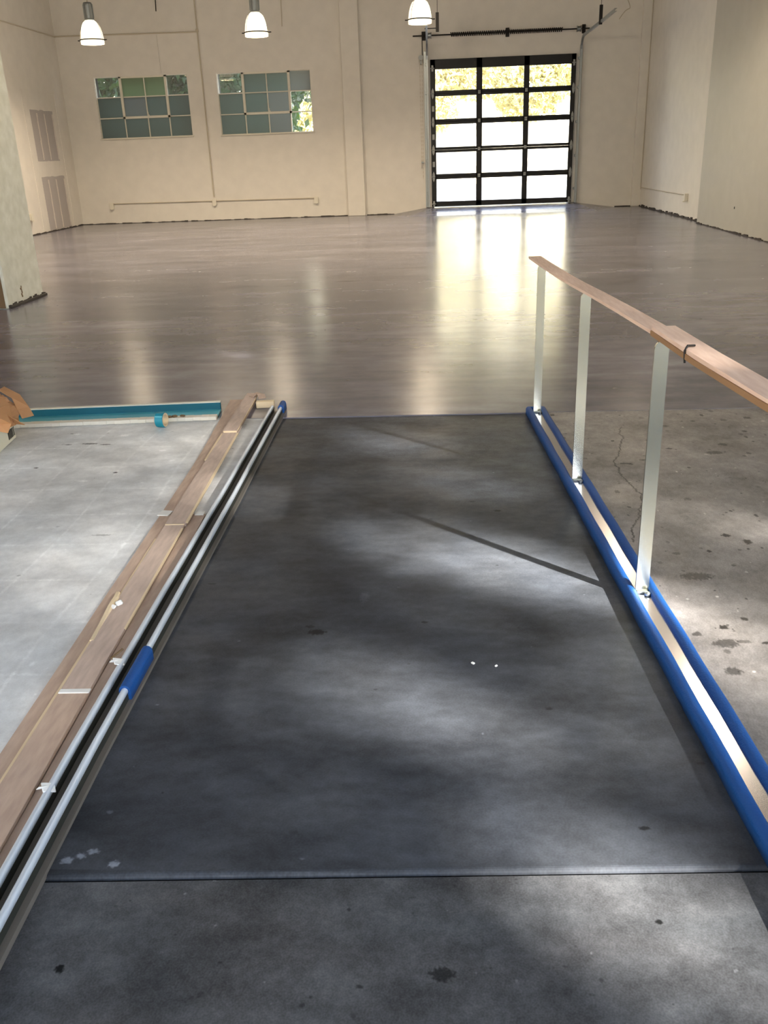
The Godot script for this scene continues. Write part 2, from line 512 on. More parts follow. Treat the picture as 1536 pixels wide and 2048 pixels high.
# ------------------------------------------------------------------ light and camera
func make_camera_and_light() -> void:
	var cam := Camera3D.new()
	cam.name = "camera"
	cam.fov = 59.9614
	cam.keep_aspect = Camera3D.KEEP_HEIGHT
	cam.near = 0.05
	cam.far = 300.0
	add_child(cam)
	cam.transform = Transform3D(Basis(Vector3(0.9982742, -0.0353328, -0.0469065), Vector3(0.0150749, 0.9261657, -0.3768154), Vector3(0.0567571, 0.3754579, 0.9251000)), Vector3(0, 1.55, 0))
	cam.current = true
	var sky_mat := ProceduralSkyMaterial.new()
	sky_mat.sky_top_color = Color(0.66, 0.73, 0.84)
	sky_mat.sky_horizon_color = Color(0.93, 0.94, 0.95)
	sky_mat.ground_bottom_color = Color(0.4, 0.4, 0.38)
	sky_mat.ground_horizon_color = Color(0.8, 0.82, 0.84)
	sky_mat.sky_energy_multiplier = 3.0
	sky_mat.ground_energy_multiplier = 1.6
	sky_mat.sun_angle_max = 1.0
	var sky := Sky.new()
	sky.sky_material = sky_mat
	var e := Environment.new()
	e.background_mode = Environment.BG_SKY
	e.sky = sky
	e.tonemap_mode = Environment.TONE_MAPPER_LINEAR
	e.tonemap_exposure = 1.0
	e.sdfgi_enabled = true
	e.ssao_enabled = true
	e.ssil_enabled = true
	var we := WorldEnvironment.new()
	we.name = "environment"
	we.environment = e
	add_child(we)
	var sun := DirectionalLight3D.new()
	sun.name = "sun"
	sun.light_energy = 15.0
	sun.light_color = Color(1.0, 0.975, 0.94)
	sun.light_angular_distance = 1.2
	sun.shadow_enabled = true
	add_child(sun)
	var to_sun := SUN_TO.normalized() * cos(SUN_EL) + Vector3.UP * sin(SUN_EL)
	sun.look_at_from_position(to_sun * 50.0, Vector3.ZERO, Vector3.UP)

func _ready() -> void:
	rng.seed = 7041
	make_camera_and_light()
	make_materials()
	build_shell()
	build_windows()
	build_door()
	build_outside()
	build_lamps()
	build_railing()
	build_left_curb()
	build_boards()
	build_wall_fittings()
	build_small_things()

# ------------------------------------------------------------------ the shell
# boxes filling a rectangle (u, v) except its holes; put(u0, u1, v0, v1) adds one box
func around_holes(u0: float, u1: float, v0: float, v1: float, holes: Array, put: Callable) -> void:
	var us := [u0, u1]
	var vs := [v0, v1]
	for hh in holes:
		us.append_array([hh[0], hh[1]])
		vs.append_array([hh[2], hh[3]])
	us.sort()
	vs.sort()
	for i in us.size() - 1:
		for j in vs.size() - 1:
			if us[i + 1] - us[i] < 1e-4 or vs[j + 1] - vs[j] < 1e-4:
				continue
			var c := Vector2((us[i] + us[i + 1]) * 0.5, (vs[j] + vs[j + 1]) * 0.5)
			var inside := false
			for hh in holes:
				if c.x > hh[0] and c.x < hh[1] and c.y > hh[2] and c.y < hh[3]:
					inside = true
			if not inside:
				put.call(us[i], us[i + 1], vs[j], vs[j + 1])

# ragged dark line where a wall meets the floor
func dark_seam(parent: Node, a: Vector3, b: Vector3, out: Vector3, h0: float, h1: float, sd: int) -> void:
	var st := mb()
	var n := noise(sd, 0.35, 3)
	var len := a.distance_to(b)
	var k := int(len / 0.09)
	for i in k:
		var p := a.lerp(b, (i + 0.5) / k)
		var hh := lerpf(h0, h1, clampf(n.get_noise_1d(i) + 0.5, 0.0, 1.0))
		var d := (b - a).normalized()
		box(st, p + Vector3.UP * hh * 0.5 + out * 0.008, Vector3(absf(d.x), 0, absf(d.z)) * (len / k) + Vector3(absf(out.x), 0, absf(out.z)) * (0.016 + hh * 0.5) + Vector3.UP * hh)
	obj("dark_seam", st, mats.dark_grey, parent)

func build_shell() -> void:
	# floor
	var st := mb()
	prism(st, [Vector2(-9.6, -25.1), Vector2(5.6, -25.1), Vector2(5.6, -5.45), Vector2(-9.6, -5.45)], -0.15, 0.0, Vector2(-9.6, -25.0), Vector2(15.2, 19.6))
	var fl := struct("floor", st, mats.concrete_hall)
	st = mb()
	prism(st, [Vector2(-1.0, -5.444), Vector2(0.7, -5.444), Vector2(0.85, -1.64), Vector2(-1.0, -1.585)], -0.15, -0.006, Vector2(-1.05, -5.5), Vector2(1.95, 3.9))
	# its rounded nosing at the joint
	for k in 4:
		var a0 := PI * 0.5 * k / 4.0
		var a1 := PI * 0.5 * (k + 1) / 4.0
		var z0 := sin(a0) * 0.013
		var y0 := -0.006 - (1.0 - cos(a0)) * 0.013
		var z1 := sin(a1) * 0.013
		var y1 := -0.006 - (1.0 - cos(a1)) * 0.013
		var nn := Vector3(0, cos((a0 + a1) * 0.5), sin((a0 + a1) * 0.5))
		var q := [Vector3(-1.0, y0, -1.585 + z0), Vector3(0.85, y0, -1.64 + z0), Vector3(0.85, y1, -1.64 + z1), Vector3(-1.0, y1, -1.585 + z1)]
		var u := []
		for p in q:
			u.append(Vector2((p.x + 1.05) / 1.95, (p.z + 5.5) / 3.9))
		tri(st, q[0], q[1], q[2], nn, u[0], u[1], u[2])
		tri(st, q[0], q[2], q[3], nn, u[0], u[2], u[3])
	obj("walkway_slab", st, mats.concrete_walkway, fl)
	st = mb()
	prism(st, [Vector2(-9.6, -1.562), Vector2(-1.0, -1.562), Vector2(0.86, -1.617), Vector2(5.6, -1.617), Vector2(5.6, 6.2), Vector2(-9.6, 6.2)], -0.15, -0.012, Vector2(-1.25, -1.62), Vector2(2.5, 1.25))
	obj("near_slab", st, mats.concrete_near, fl)
	st = mb()
	prism(st, [Vector2(0.7, -5.452), Vector2(5.6, -5.452), Vector2(5.6, -1.608), Vector2(0.85, -1.608)], -0.15, -0.002, Vector2(0.7, -5.5), Vector2(2.5, 4.0))
	obj("pitted_slab", st, mats.concrete_right, fl)
	st = mb()
	prism(st, [Vector2(-9.6, -5.452), Vector2(-1.0, -5.452), Vector2(-1.0, -1.553), Vector2(-9.6, -1.553)], -0.15, -0.002, Vector2(-3.9, -5.5), Vector2(2.7, 4.0))
	obj("pale_slab", st, mats.concrete_pale, fl)
	# small concrete ramp up to the sectional door
	st = mb()
	var A := [Vector3(-1.0, 0.0, -25.02), Vector3(4.86, 0.0, -25.02), Vector3(4.2, 0.0, -23.85), Vector3(-0.5, 0.0, -23.85)]
	var B := [Vector3(-0.02, 0.15, -25.02), Vector3(3.8, 0.15, -25.02)]
	var T := func(p: Vector3) -> Vector2: return Vector2((p.x + 9.6) / 15.2, (p.z + 25.0) / 19.6)
	tri(st, B[0], B[1], A[2], Vector3.UP, T.call(B[0]), T.call(B[1]), T.call(A[2]))
	tri(st, B[0], A[2], A[3], Vector3.UP, T.call(B[0]), T.call(A[2]), T.call(A[3]))
	tri(st, A[0], B[0], A[3], Vector3.UP, T.call(A[0]), T.call(B[0]), T.call(A[3]))
	tri(st, A[1], B[1], A[2], Vector3.UP, T.call(A[1]), T.call(B[1]), T.call(A[2]))
	obj("door_ramp", st, mats.concrete_hall, fl)
	st = mb()
	box(st, Vector3(1.89, 0.075, -25.15), Vector3(3.8, 0.15, 0.3))
	obj("door_sill", st, mats.dark_steel, fl)

	# far wall
	st = mb()
	var W1 := [-8.60, -6.17, 2.13, 3.59]
	var W2 := [-5.40, -2.99, 2.115, 3.565]
	var D := [0.12, 3.64, 0.0, 3.6]
	around_holes(-9.75, 5.85, -0.15, 7.2, [W1, W2, D], func(a, b, c, d):
		box(st, Vector3((a + b) * 0.5, (c + d) * 0.5, -25.125), Vector3(b - a, d - c, 0.25)))
	var wb := struct("wall_back", st, mats.wall_paint)
	st = mb()
	box(st, Vector3(-1.94, 3.5, -24.94), Vector3(0.46, 7.0, 0.14), 0.01)
	obj("pilaster", st, mats.wall_paint, wb)
	st = mb()
	box(st, Vector3(5.39, 3.5, -24.95), Vector3(0.24, 7.0, 0.12), 0.01)
	obj("corner_furring", st, mats.wall_paint, wb)
	dark_seam(wb, Vector3(-9.45, 0, -25.0), Vector3(-2.2, 0, -25.0), Vector3.BACK, 0.008, 0.03, 3)
	dark_seam(wb, Vector3(-1.68, 0, -25.0), Vector3(-0.95, 0, -25.0), Vector3.BACK, 0.008, 0.03, 4)
	dark_seam(wb, Vector3(4.86, 0, -25.0), Vector3(5.28, 0, -25.0), Vector3.BACK, 0.01, 0.04, 5)

	# left wall with two bare drywall patches
	st = mb()
	box(st, Vector3(-9.575, 3.5, -9.5), Vector3(0.25, 7.3, 31.5))
	var wl := struct("wall_left", st, mats.wall_paint)
	for q in [[1.64, 2.79, -24.04, -22.68], [0.03, 1.28, -24.16, -22.72]]:
		var m := mb()
		# ragged edge, real thickness
		var poly := []
		var nz := noise(int(q[0] * 100.0) + 7, 0.5, 2)
		for k in 14:
			poly.append(Vector2(lerpf(q[2], q[3], k / 13.0), q[0] + 0.012 * nz.get_noise_1d(k * 3.0)))
		for k in 14:
			poly.append(Vector2(lerpf(q[3], q[2], k / 13.0), q[1] + 0.02 * nz.get_noise_1d(60.0 + k * 3.0)))
		for k in poly.size():
			poly[k] = Vector2(poly[k].y, poly[k].x)
		prism(m, poly, -0.004, 0.006)
		var pt := obj("drywall_patch", m, mats.drywall, wl)
		pt.transform = Transform3D(Basis(Vector3(0, 1, 0), Vector3(1, 0, 0), Vector3(0, 0, 1)), Vector3(-9.45, 0, 0))
		pt.set_meta("label", "bare grey drywall patch with pale joint strips")
		for f in [0.27, 0.6, 0.97]:
			var s := mb()
			var zc: float = lerpf(q[3], q[2], f)
			for k in 12:
				var yy: float = lerpf(q[0] + 0.03, q[1] - 0.07, (k + 0.5) / 12.0)
				box(s, Vector3(0, yy, zc + 0.012 * nz.get_noise_1d(k * 5.0 + f * 90.0)), Vector3(0.006, (q[1] - q[0] - 0.1) / 12.0, 0.05 + 0.02 * nz.get_noise_1d(k * 7.0 + f * 50.0)))
			var sp := obj("joint_strip", s, mats.joint_compound, pt)
			sp.transform = pt.transform.affine_inverse() * Transform3D(Basis.IDENTITY, Vector3(-9.442, 0, 0))
	st = mb()
	for q in [[-22.35, 0.0, 3.2], [-24.35, 0.0, 3.2]]:
		box(st, Vector3(-9.447, (q[1] + q[2]) * 0.5, q[0]), Vector3(0.012, q[2] - q[1], 0.03), 0.003)
	box(st, Vector3(-9.447, 3.2, -23.35), Vector3(0.012, 0.03, 2.03), 0.003)
	obj("filled_doorway_seam", st, mats.wall_paint, wl)
	dark_seam(wl, Vector3(-9.45, 0, -24.98), Vector3(-9.45, 0, -20.5), Vector3.RIGHT, 0.01, 0.035, 6)

	# right wall: far stretch, then a furred-out stretch nearer, with a tall open bay beside the camera
	st = mb()
	around_holes(-19.1, 6.25, -0.15, 7.2, [[-0.7, 4.9, -0.15, 5.2]], func(a, b, c, d):
		box(st, Vector3(5.615, (c + d) * 0.5, (a + b) * 0.5), Vector3(0.47, d - c, b - a)))
	var wr := struct("wall_right", st, mats.wall_paint_grey)
	st = mb()
	box(st, Vector3(5.675, 3.5, -22.1), Vector3(0.35, 7.3, 6.0))
	obj("far_stretch", st, mats.wall_paint, wr)
	dark_seam(wr, Vector3(5.5, 0, -24.95), Vector3(5.5, 0, -19.12), Vector3.LEFT, 0.01, 0.06, 8)
	dark_seam(wr, Vector3(5.38, 0, -19.08), Vector3(5.38, 0, -13.5), Vector3.LEFT, 0.006, 0.035, 9)
	st = mb()
	lathe(st, [Vector2(0.0, 0.004), Vector2(0.018, 0.003), Vector2(0.024, 0.0)], 10, Vector3(5.379, 0.42, -16.85), Basis(Vector3.FORWARD, PI * -0.5))
	obj("hole", st, mats.ink, wr)

	# wall behind the camera with a storefront window
	st = mb()
	around_holes(-9.75, 5.85, -0.15, 7.2, [[-9.0, 4.8, 0.4, 6.4]], func(a, b, c, d):
		box(st, Vector3((a + b) * 0.5, (c + d) * 0.5, 6.125), Vector3(b - a, d - c, 0.25)))
	struct("wall_front", st, mats.wall_paint)
	st = mb()
	for x in [-9.0, -6.24, -3.48, -0.72, 2.04, 4.8]:
		box(st, Vector3(x, 3.4, 6.1), Vector3(0.06, 6.0, 0.08), 0.006)
	for y in [0.4, 3.4, 6.4]:
		box(st, Vector3(-2.1, y, 6.1), Vector3(13.8, 0.06, 0.08), 0.006)
	var w3 := struct("window_3", st, mats.black_metal)
	for x in [-7.62, -4.86, -2.1, 0.66, 3.42]:
		for y in [1.9, 4.9]:
			st = mb()
			box(st, Vector3(x, y, 6.1), Vector3(2.7, 2.94, 0.008))
			obj("pane", st, mats.glass, w3)
	st = mb()
	box(st, Vector3(-1.95, 7.3, -9.5), Vector3(15.9, 0.3, 31.6))
	struct("ceiling", st, mats.ceiling)

	# stub wall standing in the hall on the left
	var col := thing("column", "broad pale painted column with a brown bare end and scuffed dirty foot", "column", Vector3(-5.5, 0, -10.84))
	st = mb()
	box(st, Vector3(0, 3.55, 0), Vector3(1.1, 7.1, 1.02), 0.012)
	obj("shaft", st, mats.column_paint, col)
	st = mb()
	box(st, Vector3(-0.012, 3.55, 0.513), Vector3(1.06, 7.08, 0.012), 0.003)
	var ef := obj("end_board", st, mats.column_bare, col)
	ef.set_meta("label", "brown bare board on the column's end")
	st = mb()
	var nz2 := noise(17, 0.4, 3)
	for k in 20:
		var hh := 0.03 + 0.035 * maxf(0.0, nz2.get_noise_1d(k * 2.0) + 0.3)
		box(st, Vector3(0.553, hh * 0.5, 0.5 - 0.053 * (k + 0.5)), Vector3(0.012, hh, 0.054))
	box(st, Vector3(0.56, 0.015, -0.05), Vector3(0.03, 0.03, 1.05), 0.004)
	obj("dark_foot_strip", st, mats.dark_grey, col)
	st = mb()
	for k in 6:
		box(st, Vector3(0.552, 0.09 + 0.022 * k, 0.1 + 0.01 * sin(k * 2.0)), Vector3(0.006, 0.024, 0.02 + 0.02 * nz2.get_noise_1d(k * 9.0)))
	obj("chipped_spot", st, mats.column_bare, col)

# ------------------------------------------------------------------ windows
func build_windows() -> void:
	var defs := [
		{"n": "window_1", "x": [-8.60, -7.93, -7.31, -6.745, -6.17], "y": [3.59, 3.11, 2.62, 2.13], "clear": ["0,0", "3,0"], "tone": [[0, 2, 2, 0], [0, 1, 0, 0], [0, 0, 0, 0]]},
		{"n": "window_2", "x": [-5.40, -4.74, -4.13, -3.555, -2.99], "y": [3.565, 3.09, 2.60, 2.115], "clear": ["0,0", "3,1", "3,2"], "tone": [[0, 0, 0, 1], [0, 0, 1, 0], [0, 0, 1, 0]]}]
	for d in defs:
		var st := mb()
		var x: Array = d.x
		var y: Array = d.y
		var z := -25.06
		# outer frame and bars
		for k in 5:
			var wdt := 0.028
			if k == 0 or k == 4:
				wdt = 0.03
			box(st, Vector3(x[k], (y[0] + y[3]) * 0.5, z), Vector3(wdt, y[0] - y[3], 0.05), 0.004)
		for k in 4:
			box(st, Vector3((x[0] + x[4]) * 0.5, y[k], z), Vector3(x[4] - x[0], 0.026 if k in [1, 2] else 0.03, 0.045), 0.004)
		var w := struct(d.n, st, mats.white_paint)
		st = mb()
		# hinged vent: its own heavier frame round the middle four panes
		for xx in [x[1], x[3]]:
			box(st, Vector3(xx, (y[0] + y[2]) * 0.5, z + 0.02), Vector3(0.065, y[0] - y[2] + 0.06, 0.05), 0.006)
		box(st, Vector3((x[1] + x[3]) * 0.5, y[2], z + 0.02), Vector3(x[3] - x[1] + 0.065, 0.06, 0.05), 0.006)
		box(st, Vector3((x[1] + x[3]) * 0.5, y[0] - 0.02, z + 0.02), Vector3(x[3] - x[1] + 0.065, 0.05, 0.05), 0.006)
		var v := obj("vent_frame", st, mats.white_paint, w)
		st = mb()
		box(st, Vector3(x[2] + 0.03, y[2] + 0.04, z + 0.055), Vector3(0.05, 0.03, 0.02), 0.004)
		tube(st, [Vector3(x[2] + 0.03, y[2] + 0.05, z + 0.06), Vector3(x[2] + 0.035, y[2] + 0.11, z + 0.075)], 0.008, 6)
		obj("latch", st, mats.white_paint, v)
		st = mb()
		box(st, Vector3((x[0] + x[4]) * 0.5, y[3] - 0.012, -24.99), Vector3(x[4] - x[0] + 0.06, 0.03, 0.07), 0.006)
		obj("sill", st, mats.white_paint, w)
		st = mb()
		for xx in [x[0] + 0.008, x[4] - 0.008]:
			box(st, Vector3(xx, (y[0] + y[3]) * 0.5, -25.17), Vector3(0.016, y[0] - y[3], 0.16))
		box(st, Vector3((x[0] + x[4]) * 0.5, y[3] + 0.008, -25.17), Vector3(x[4] - x[0], 0.016, 0.16))
		obj("added_reveal_lining", st, mats.dark_steel, w)  # added dark lining that covers the sunlit wall reveal
		for i in 4:
			for j in 3:
				st = mb()
				box(st, Vector3((x[i] + x[i + 1]) * 0.5, (y[j] + y[j + 1]) * 0.5, z), Vector3(x[i + 1] - x[i] - 0.02, y[j] - y[j + 1] - 0.02, 0.006))
				var clear: bool = ("%d,%d" % [i, j]) in d.clear
				var p := obj("pane", st, mats.glass if clear else [mats.frosted, mats.frosted_grey, mats.frosted_green][d.tone[j][i]], w)
				p.set_meta("label", "clear pane with leaves behind it" if clear else "frosted grey green pane")

# ------------------------------------------------------------------ sectional door and its gear
func build_door() -> void:
	var z := -24.955
	var ys := [3.66, 2.882, 2.219, 1.552, 0.903, 0.16]
	var xs := [0.06, 3.70]
	var mx := [1.295, 2.481]
	var door := Node3D.new()
	door.name = "door_1"
	add_child(door)
	door.set_meta("kind", "structure")
	tag(door, "closed glazed sectional door in a black frame, bright daylight behind its panes", "door")
	for k in 5:
		var st := mb()
		var top: float = ys[k] - 0.0004
		var bot: float = ys[k + 1] + 0.0004
		var tr: float = 0.225 if k == 0 else 0.064
		var br: float = 0.128 if k == 4 else 0.064
		box(st, Vector3(1.88, top - tr * 0.5, z), Vector3(3.64, tr, 0.05), 0.006)
		box(st, Vector3(1.88, bot + br * 0.5, z), Vector3(3.64, br, 0.05), 0.006)
		box(st, Vector3(0.124, (top + bot) * 0.5, z), Vector3(0.128, top - bot, 0.05), 0.006)
		box(st, Vector3(3.643, (top + bot) * 0.5, z), Vector3(0.115, top - bot, 0.05), 0.006)
		for m in mx:
			box(st, Vector3(m, (top + bot) * 0.5, z), Vector3(0.15 if m < 2.0 else 0.138, top - bot, 0.05), 0.006)
		var sec := obj("door_section", st, mats.black_metal, door)
		var edges := [0.188, 1.22, 1.37, 2.412, 2.55, 3.586]
		for p in 3:
			st = mb()
			box(st, Vector3((edges[p * 2] + edges[p * 2 + 1]) * 0.5, (top - tr + bot + br) * 0.5, z - 0.005), Vector3(edges[p * 2 + 1] - edges[p * 2] + 0.01, top - tr - bot - br + 0.01, 0.006))
			obj("pane", st, mats.glass, sec)
		if k < 4:
			for m in mx:
				st = mb()
				box(st, Vector3(m, bot, z + 0.03), Vector3(0.065, 0.085, 0.012), 0.003)
				tube(st, [Vector3(m - 0.03, bot, z + 0.04), Vector3(m + 0.03, bot, z + 0.04)], 0.009, 8)
				obj("hinge", st, mats.hinge, sec)
			for e in [0.115, 3.655]:
				st = mb()
				# leaf-shaped end hinge with its roller barrel
				var poly := []
				for q in [[0, -0.13], [0.028, -0.07], [0.034, 0], [0.028, 0.07], [0, 0.13], [-0.028, 0.07], [-0.034, 0], [-0.028, -0.07]]:
					poly.append(Vector2(q[0], q[1]))
				prism(st, poly, 0.0, 0.01)
				tube(st, [Vector3(-0.04, 0.018, 0), Vector3(0.04, 0.018, 0)], 0.012, 8)
				var hg := obj("end_hinge", st, mats.hinge, sec)
				hg.transform = Transform3D(Basis(Vector3.RIGHT, PI * 0.5), Vector3(e, bot, z + 0.026))
		if k in [1, 2, 3]:
			st = mb()
			box(st, Vector3(0.12, (top + bot) * 0.5 - 0.02, z + 0.03), Vector3(0.06, 0.13, 0.012), 0.003)
			obj("end_plate", st, mats.hinge, sec)
		if k == 0 or k == 4:
			for e in [0.115, 3.65]:
				st = mb()
				var yy: float = top - 0.2 if k == 0 else bot + 0.07
				box(st, Vector3(e, yy, z + 0.035), Vector3(0.05, 0.14, 0.02), 0.004)
				tube(st, [Vector3(e - 0.05, yy, z + 0.05), Vector3(e + 0.05, yy, z + 0.05)], 0.012, 8)
				obj("corner_bracket", st, mats.hinge, sec)
	# tracks: upright, bend, then running in towards the hall
	for s in [[-0.035, "left"], [3.785, "right"]]:
		var x: float = s[0]
		var st := mb()
		var pts := [Vector3(x, 0.15, z + 0.05), Vector3(x, 1.8, z + 0.05), Vector3(x, 3.62, z + 0.05)]
		for k in 7:
			var a := PI * 0.5 * k / 6.0
			pts.append(Vector3(x, 3.66 + 0.36 * sin(a), z + 0.05 + 0.36 * (1.0 - cos(a))))
		var lf: bool = s[1] == "left"
		pts.append(Vector3(x, 4.03, -22.3))
		pts.append(Vector3(x, 4.05, -21.45 if lf else -20.6))
		var tk := thing("door_track", "galvanised track up the door's edge beside the pull chain, bending into the hall" if lf else "galvanised track up the door's edge nearest the corner, bending into the hall", "track", Vector3.ZERO, "")
		for k in pts.size() - 1:
			var d: Vector3 = pts[k + 1] - pts[k]
			var bs := Basis.looking_at(d.normalized(), Vector3.RIGHT)
			box(st, (pts[k] + pts[k + 1]) * 0.5, Vector3(0.05, 0.008, d.length() + 0.004), 0.0, bs)
			box(st, (pts[k] + pts[k + 1]) * 0.5 + bs * Vector3(0.025, 0.02, 0), Vector3(0.006, 0.045, d.length() + 0.004), 0.0, bs)
			box(st, (pts[k] + pts[k + 1]) * 0.5 + bs * Vector3(-0.025, 0.02, 0), Vector3(0.006, 0.045, d.length() + 0.004), 0.0, bs)
		obj("rail", st, mats.galvanised, tk)
		st = mb()
		box(st, Vector3(x + (-0.035 if lf else 0.035), 2.0, -24.975), Vector3(0.06, 3.7, 0.05), 0.004)
		obj("wall_angle", st, mats.galvanised, tk)
		for y in [0.5, 1.3, 2.1, 2.9, 3.55]:
			st = mb()
			box(st, Vector3(x, y, -24.95), Vector3(0.07, 0.06, 0.09), 0.004)
			obj("track_clip", st, mats.galvanised, tk)
		st = mb()
		var hx := x + (0.26 if lf else 0.0)
		box(st, Vector3(hx, 4.16, -22.2), Vector3(0.07, 0.38, 0.05), 0.004)
		tube(st, [Vector3(hx, 4.3, -22.2), Vector3(hx, 7.16, -22.2)], 0.006, 6)
		if lf:
			box(st, Vector3((hx + x) * 0.5, 4.045, -22.2), Vector3(0.3, 0.02, 0.03), 0.003)
		obj("hanger", st, mats.dark_steel, tk)
	# spring shaft over the door
	var sh := thing("spring_shaft", "steel shaft with two coiled springs mounted above the glazed door", "door gear", Vector3(0, 4.19, -24.85))
	var s2 := mb()
	tube(s2, [Vector3(-0.36, 0, 0), Vector3(3.98, 0, 0)], 0.016, 10)
	obj("shaft", s2, mats.dark_steel, sh)
	for r in [[0.58, 1.93], [2.03, 3.32]]:
		s2 = mb()
		var pts := []
		var n := 26 * 8
		for k in n + 1:
			var a := TAU * k / 8.0
			pts.append(Vector3(lerpf(r[0], r[1], float(k) / n), 0.042 * cos(a), 0.042 * sin(a)))
		tube(s2, pts, 0.013, 5)
		obj("spring", s2, mats.dark_steel, sh)
	for x in [0.05, 3.72]:
		s2 = mb()
		lathe(s2, [Vector2(0.02, -0.05), Vector2(0.075, -0.05), Vector2(0.075, -0.04), Vector2(0.06, -0.03), Vector2(0.06, 0.03), Vector2(0.075, 0.04), Vector2(0.075, 0.05), Vector2(0.02, 0.05)], 18, Vector3(x, 0, 0), Basis(Vector3.FORWARD, PI * 0.5))
		obj("cable_drum", s2, mats.galvanised, sh)
	for x in [-0.08, 1.98, 3.85]:
		s2 = mb()
		box(s2, Vector3(x, 0, -0.075), Vector3(0.09, 0.2, 0.012), 0.003)
		box(s2, Vector3(x, 0, -0.02), Vector3(0.012, 0.1, 0.13), 0.003)
		obj("bearing_bracket", s2, mats.dark_steel, sh)
	# chain hoist
	var ch := thing("chain_hoist", "small chain hoist with a long hanging pull chain beside the door", "hoist", Vector3(-0.17, 0, -24.86))
	s2 = mb()
	box(s2, Vector3(0.04, 3.98, 0.02), Vector3(0.022, 0.6, 0.03), 0.004)
	obj("drive_chain", s2, mats.dark_steel, ch)
	s2 = mb()
	box(s2, Vector3(0, 3.66, -0.02), Vector3(0.09, 0.2, 0.12), 0.01)
	lathe(s2, [Vector2(0.0, -0.03), Vector2(0.06, -0.03), Vector2(0.05, 0.0), Vector2(0.06, 0.03), Vector2(0.0, 0.03)], 16, Vector3(0, 3.7, 0.07), Basis(Vector3.RIGHT, PI * 0.5))
	obj("gear_box", s2, mats.hinge, ch)
	s2 = mb()
	for sx in [-0.03, 0.03]:
		var n2 := 60
		for k in n2:
			var y := 3.66 - 2.82 * k / n2
			if y < 0.84 or (sx < 0.0 and y < 1.25):
				continue
			var bs := Basis(Vector3.UP, PI * 0.5 * (k % 2))
			box(s2, Vector3(sx * (1.0 - 0.55 * k / n2), y, 0.05), Vector3(0.016, 0.05, 0.006), 0.0, bs)
	obj("pull_chain", s2, mats.conduit, ch)
	s2 = mb()
	box(s2, Vector3(0.0, 1.27, -0.02), Vector3(0.06, 0.04, 0.2), 0.004)
	obj("chain_keeper", s2, mats.galvanised, ch)
	# loose cable looping at the end of the right track
	s2 = mb()
	var cp := []
	for k in 13:
		var t := k / 12.0
		cp.append(Vector3(4.0 + 0.32 * sin(t * PI * 0.9), 3.95 + 0.65 * t + 0.05 * sin(t * 9.0), -21.2 - 1.1 * t))
	tube(s2, cp, 0.008, 6)
	tag(obj("loose_cable", s2, mats.conduit), "thin loose cable curling up beside the end of the door track", "cable")

# ------------------------------------------------------------------ what lies outside
func leaf_mesh(m: Material, s: float) -> ArrayMesh:
	var st := mb()
	var a := Vector3(0, 0, -s * 0.5)
	var b := Vector3(s * 0.28, s * 0.07, 0)
	var c := Vector3(0, 0, s * 0.5)
	var d := Vector3(-s * 0.28, s * 0.07, 0)
	tri(st, a, b, c, Vector3.UP)
	tri(st, a, c, d, Vector3.UP)
	st.set_material(m)
	return st.commit()

func leaves(called: String, parent: Node, mesh: Mesh, spots: Array) -> MultiMeshInstance3D:
	var mm := MultiMesh.new()
	mm.transform_format = MultiMesh.TRANSFORM_3D
	mm.mesh = mesh
	mm.instance_count = spots.size()
	for i in spots.size():
		var bs := Basis.from_euler(Vector3(rng.randf_range(-1.2, 1.2), rng.randf() * TAU, rng.randf_range(-1.2, 1.2))).scaled(Vector3.ONE * rng.randf_range(0.7, 1.3))
		mm.set_instance_transform(i, Transform3D(bs, spots[i]))
	var o := MultiMeshInstance3D.new()
	o.multimesh = mm
	o.name = called
	o.set_meta("kind", "stuff")
	parent.add_child(o, true)
	return o

func blob_points(n: int, c: Vector3, r: Vector3) -> Array:
	var out := []
	while out.size() < n:
		var p := Vector3(rng.randf_range(-1, 1), rng.randf_range(-1, 1), rng.randf_range(-1, 1))
		var l := p.length()
		if l > 1.0 or l < 0.35:
			continue
		out.append(c + p * r)
	return out

func trunk(parent: Node, base: Vector3, top: Vector3, r: float, m: Material = null) -> void:
	var st := mb()
	var mid := base.lerp(top, 0.5) + Vector3(0.12, 0, 0.08)
	tube(st, [base, mid, top], r, 9)
	for k in 4:
		var a := TAU * k / 4.0 + 0.4
		tube(st, [base.lerp(top, 0.6), top + Vector3(cos(a) * 0.9, 0.5, sin(a) * 0.9)], r * 0.4, 6)
	obj("trunk", st, mats.bark if m == null else m, parent)

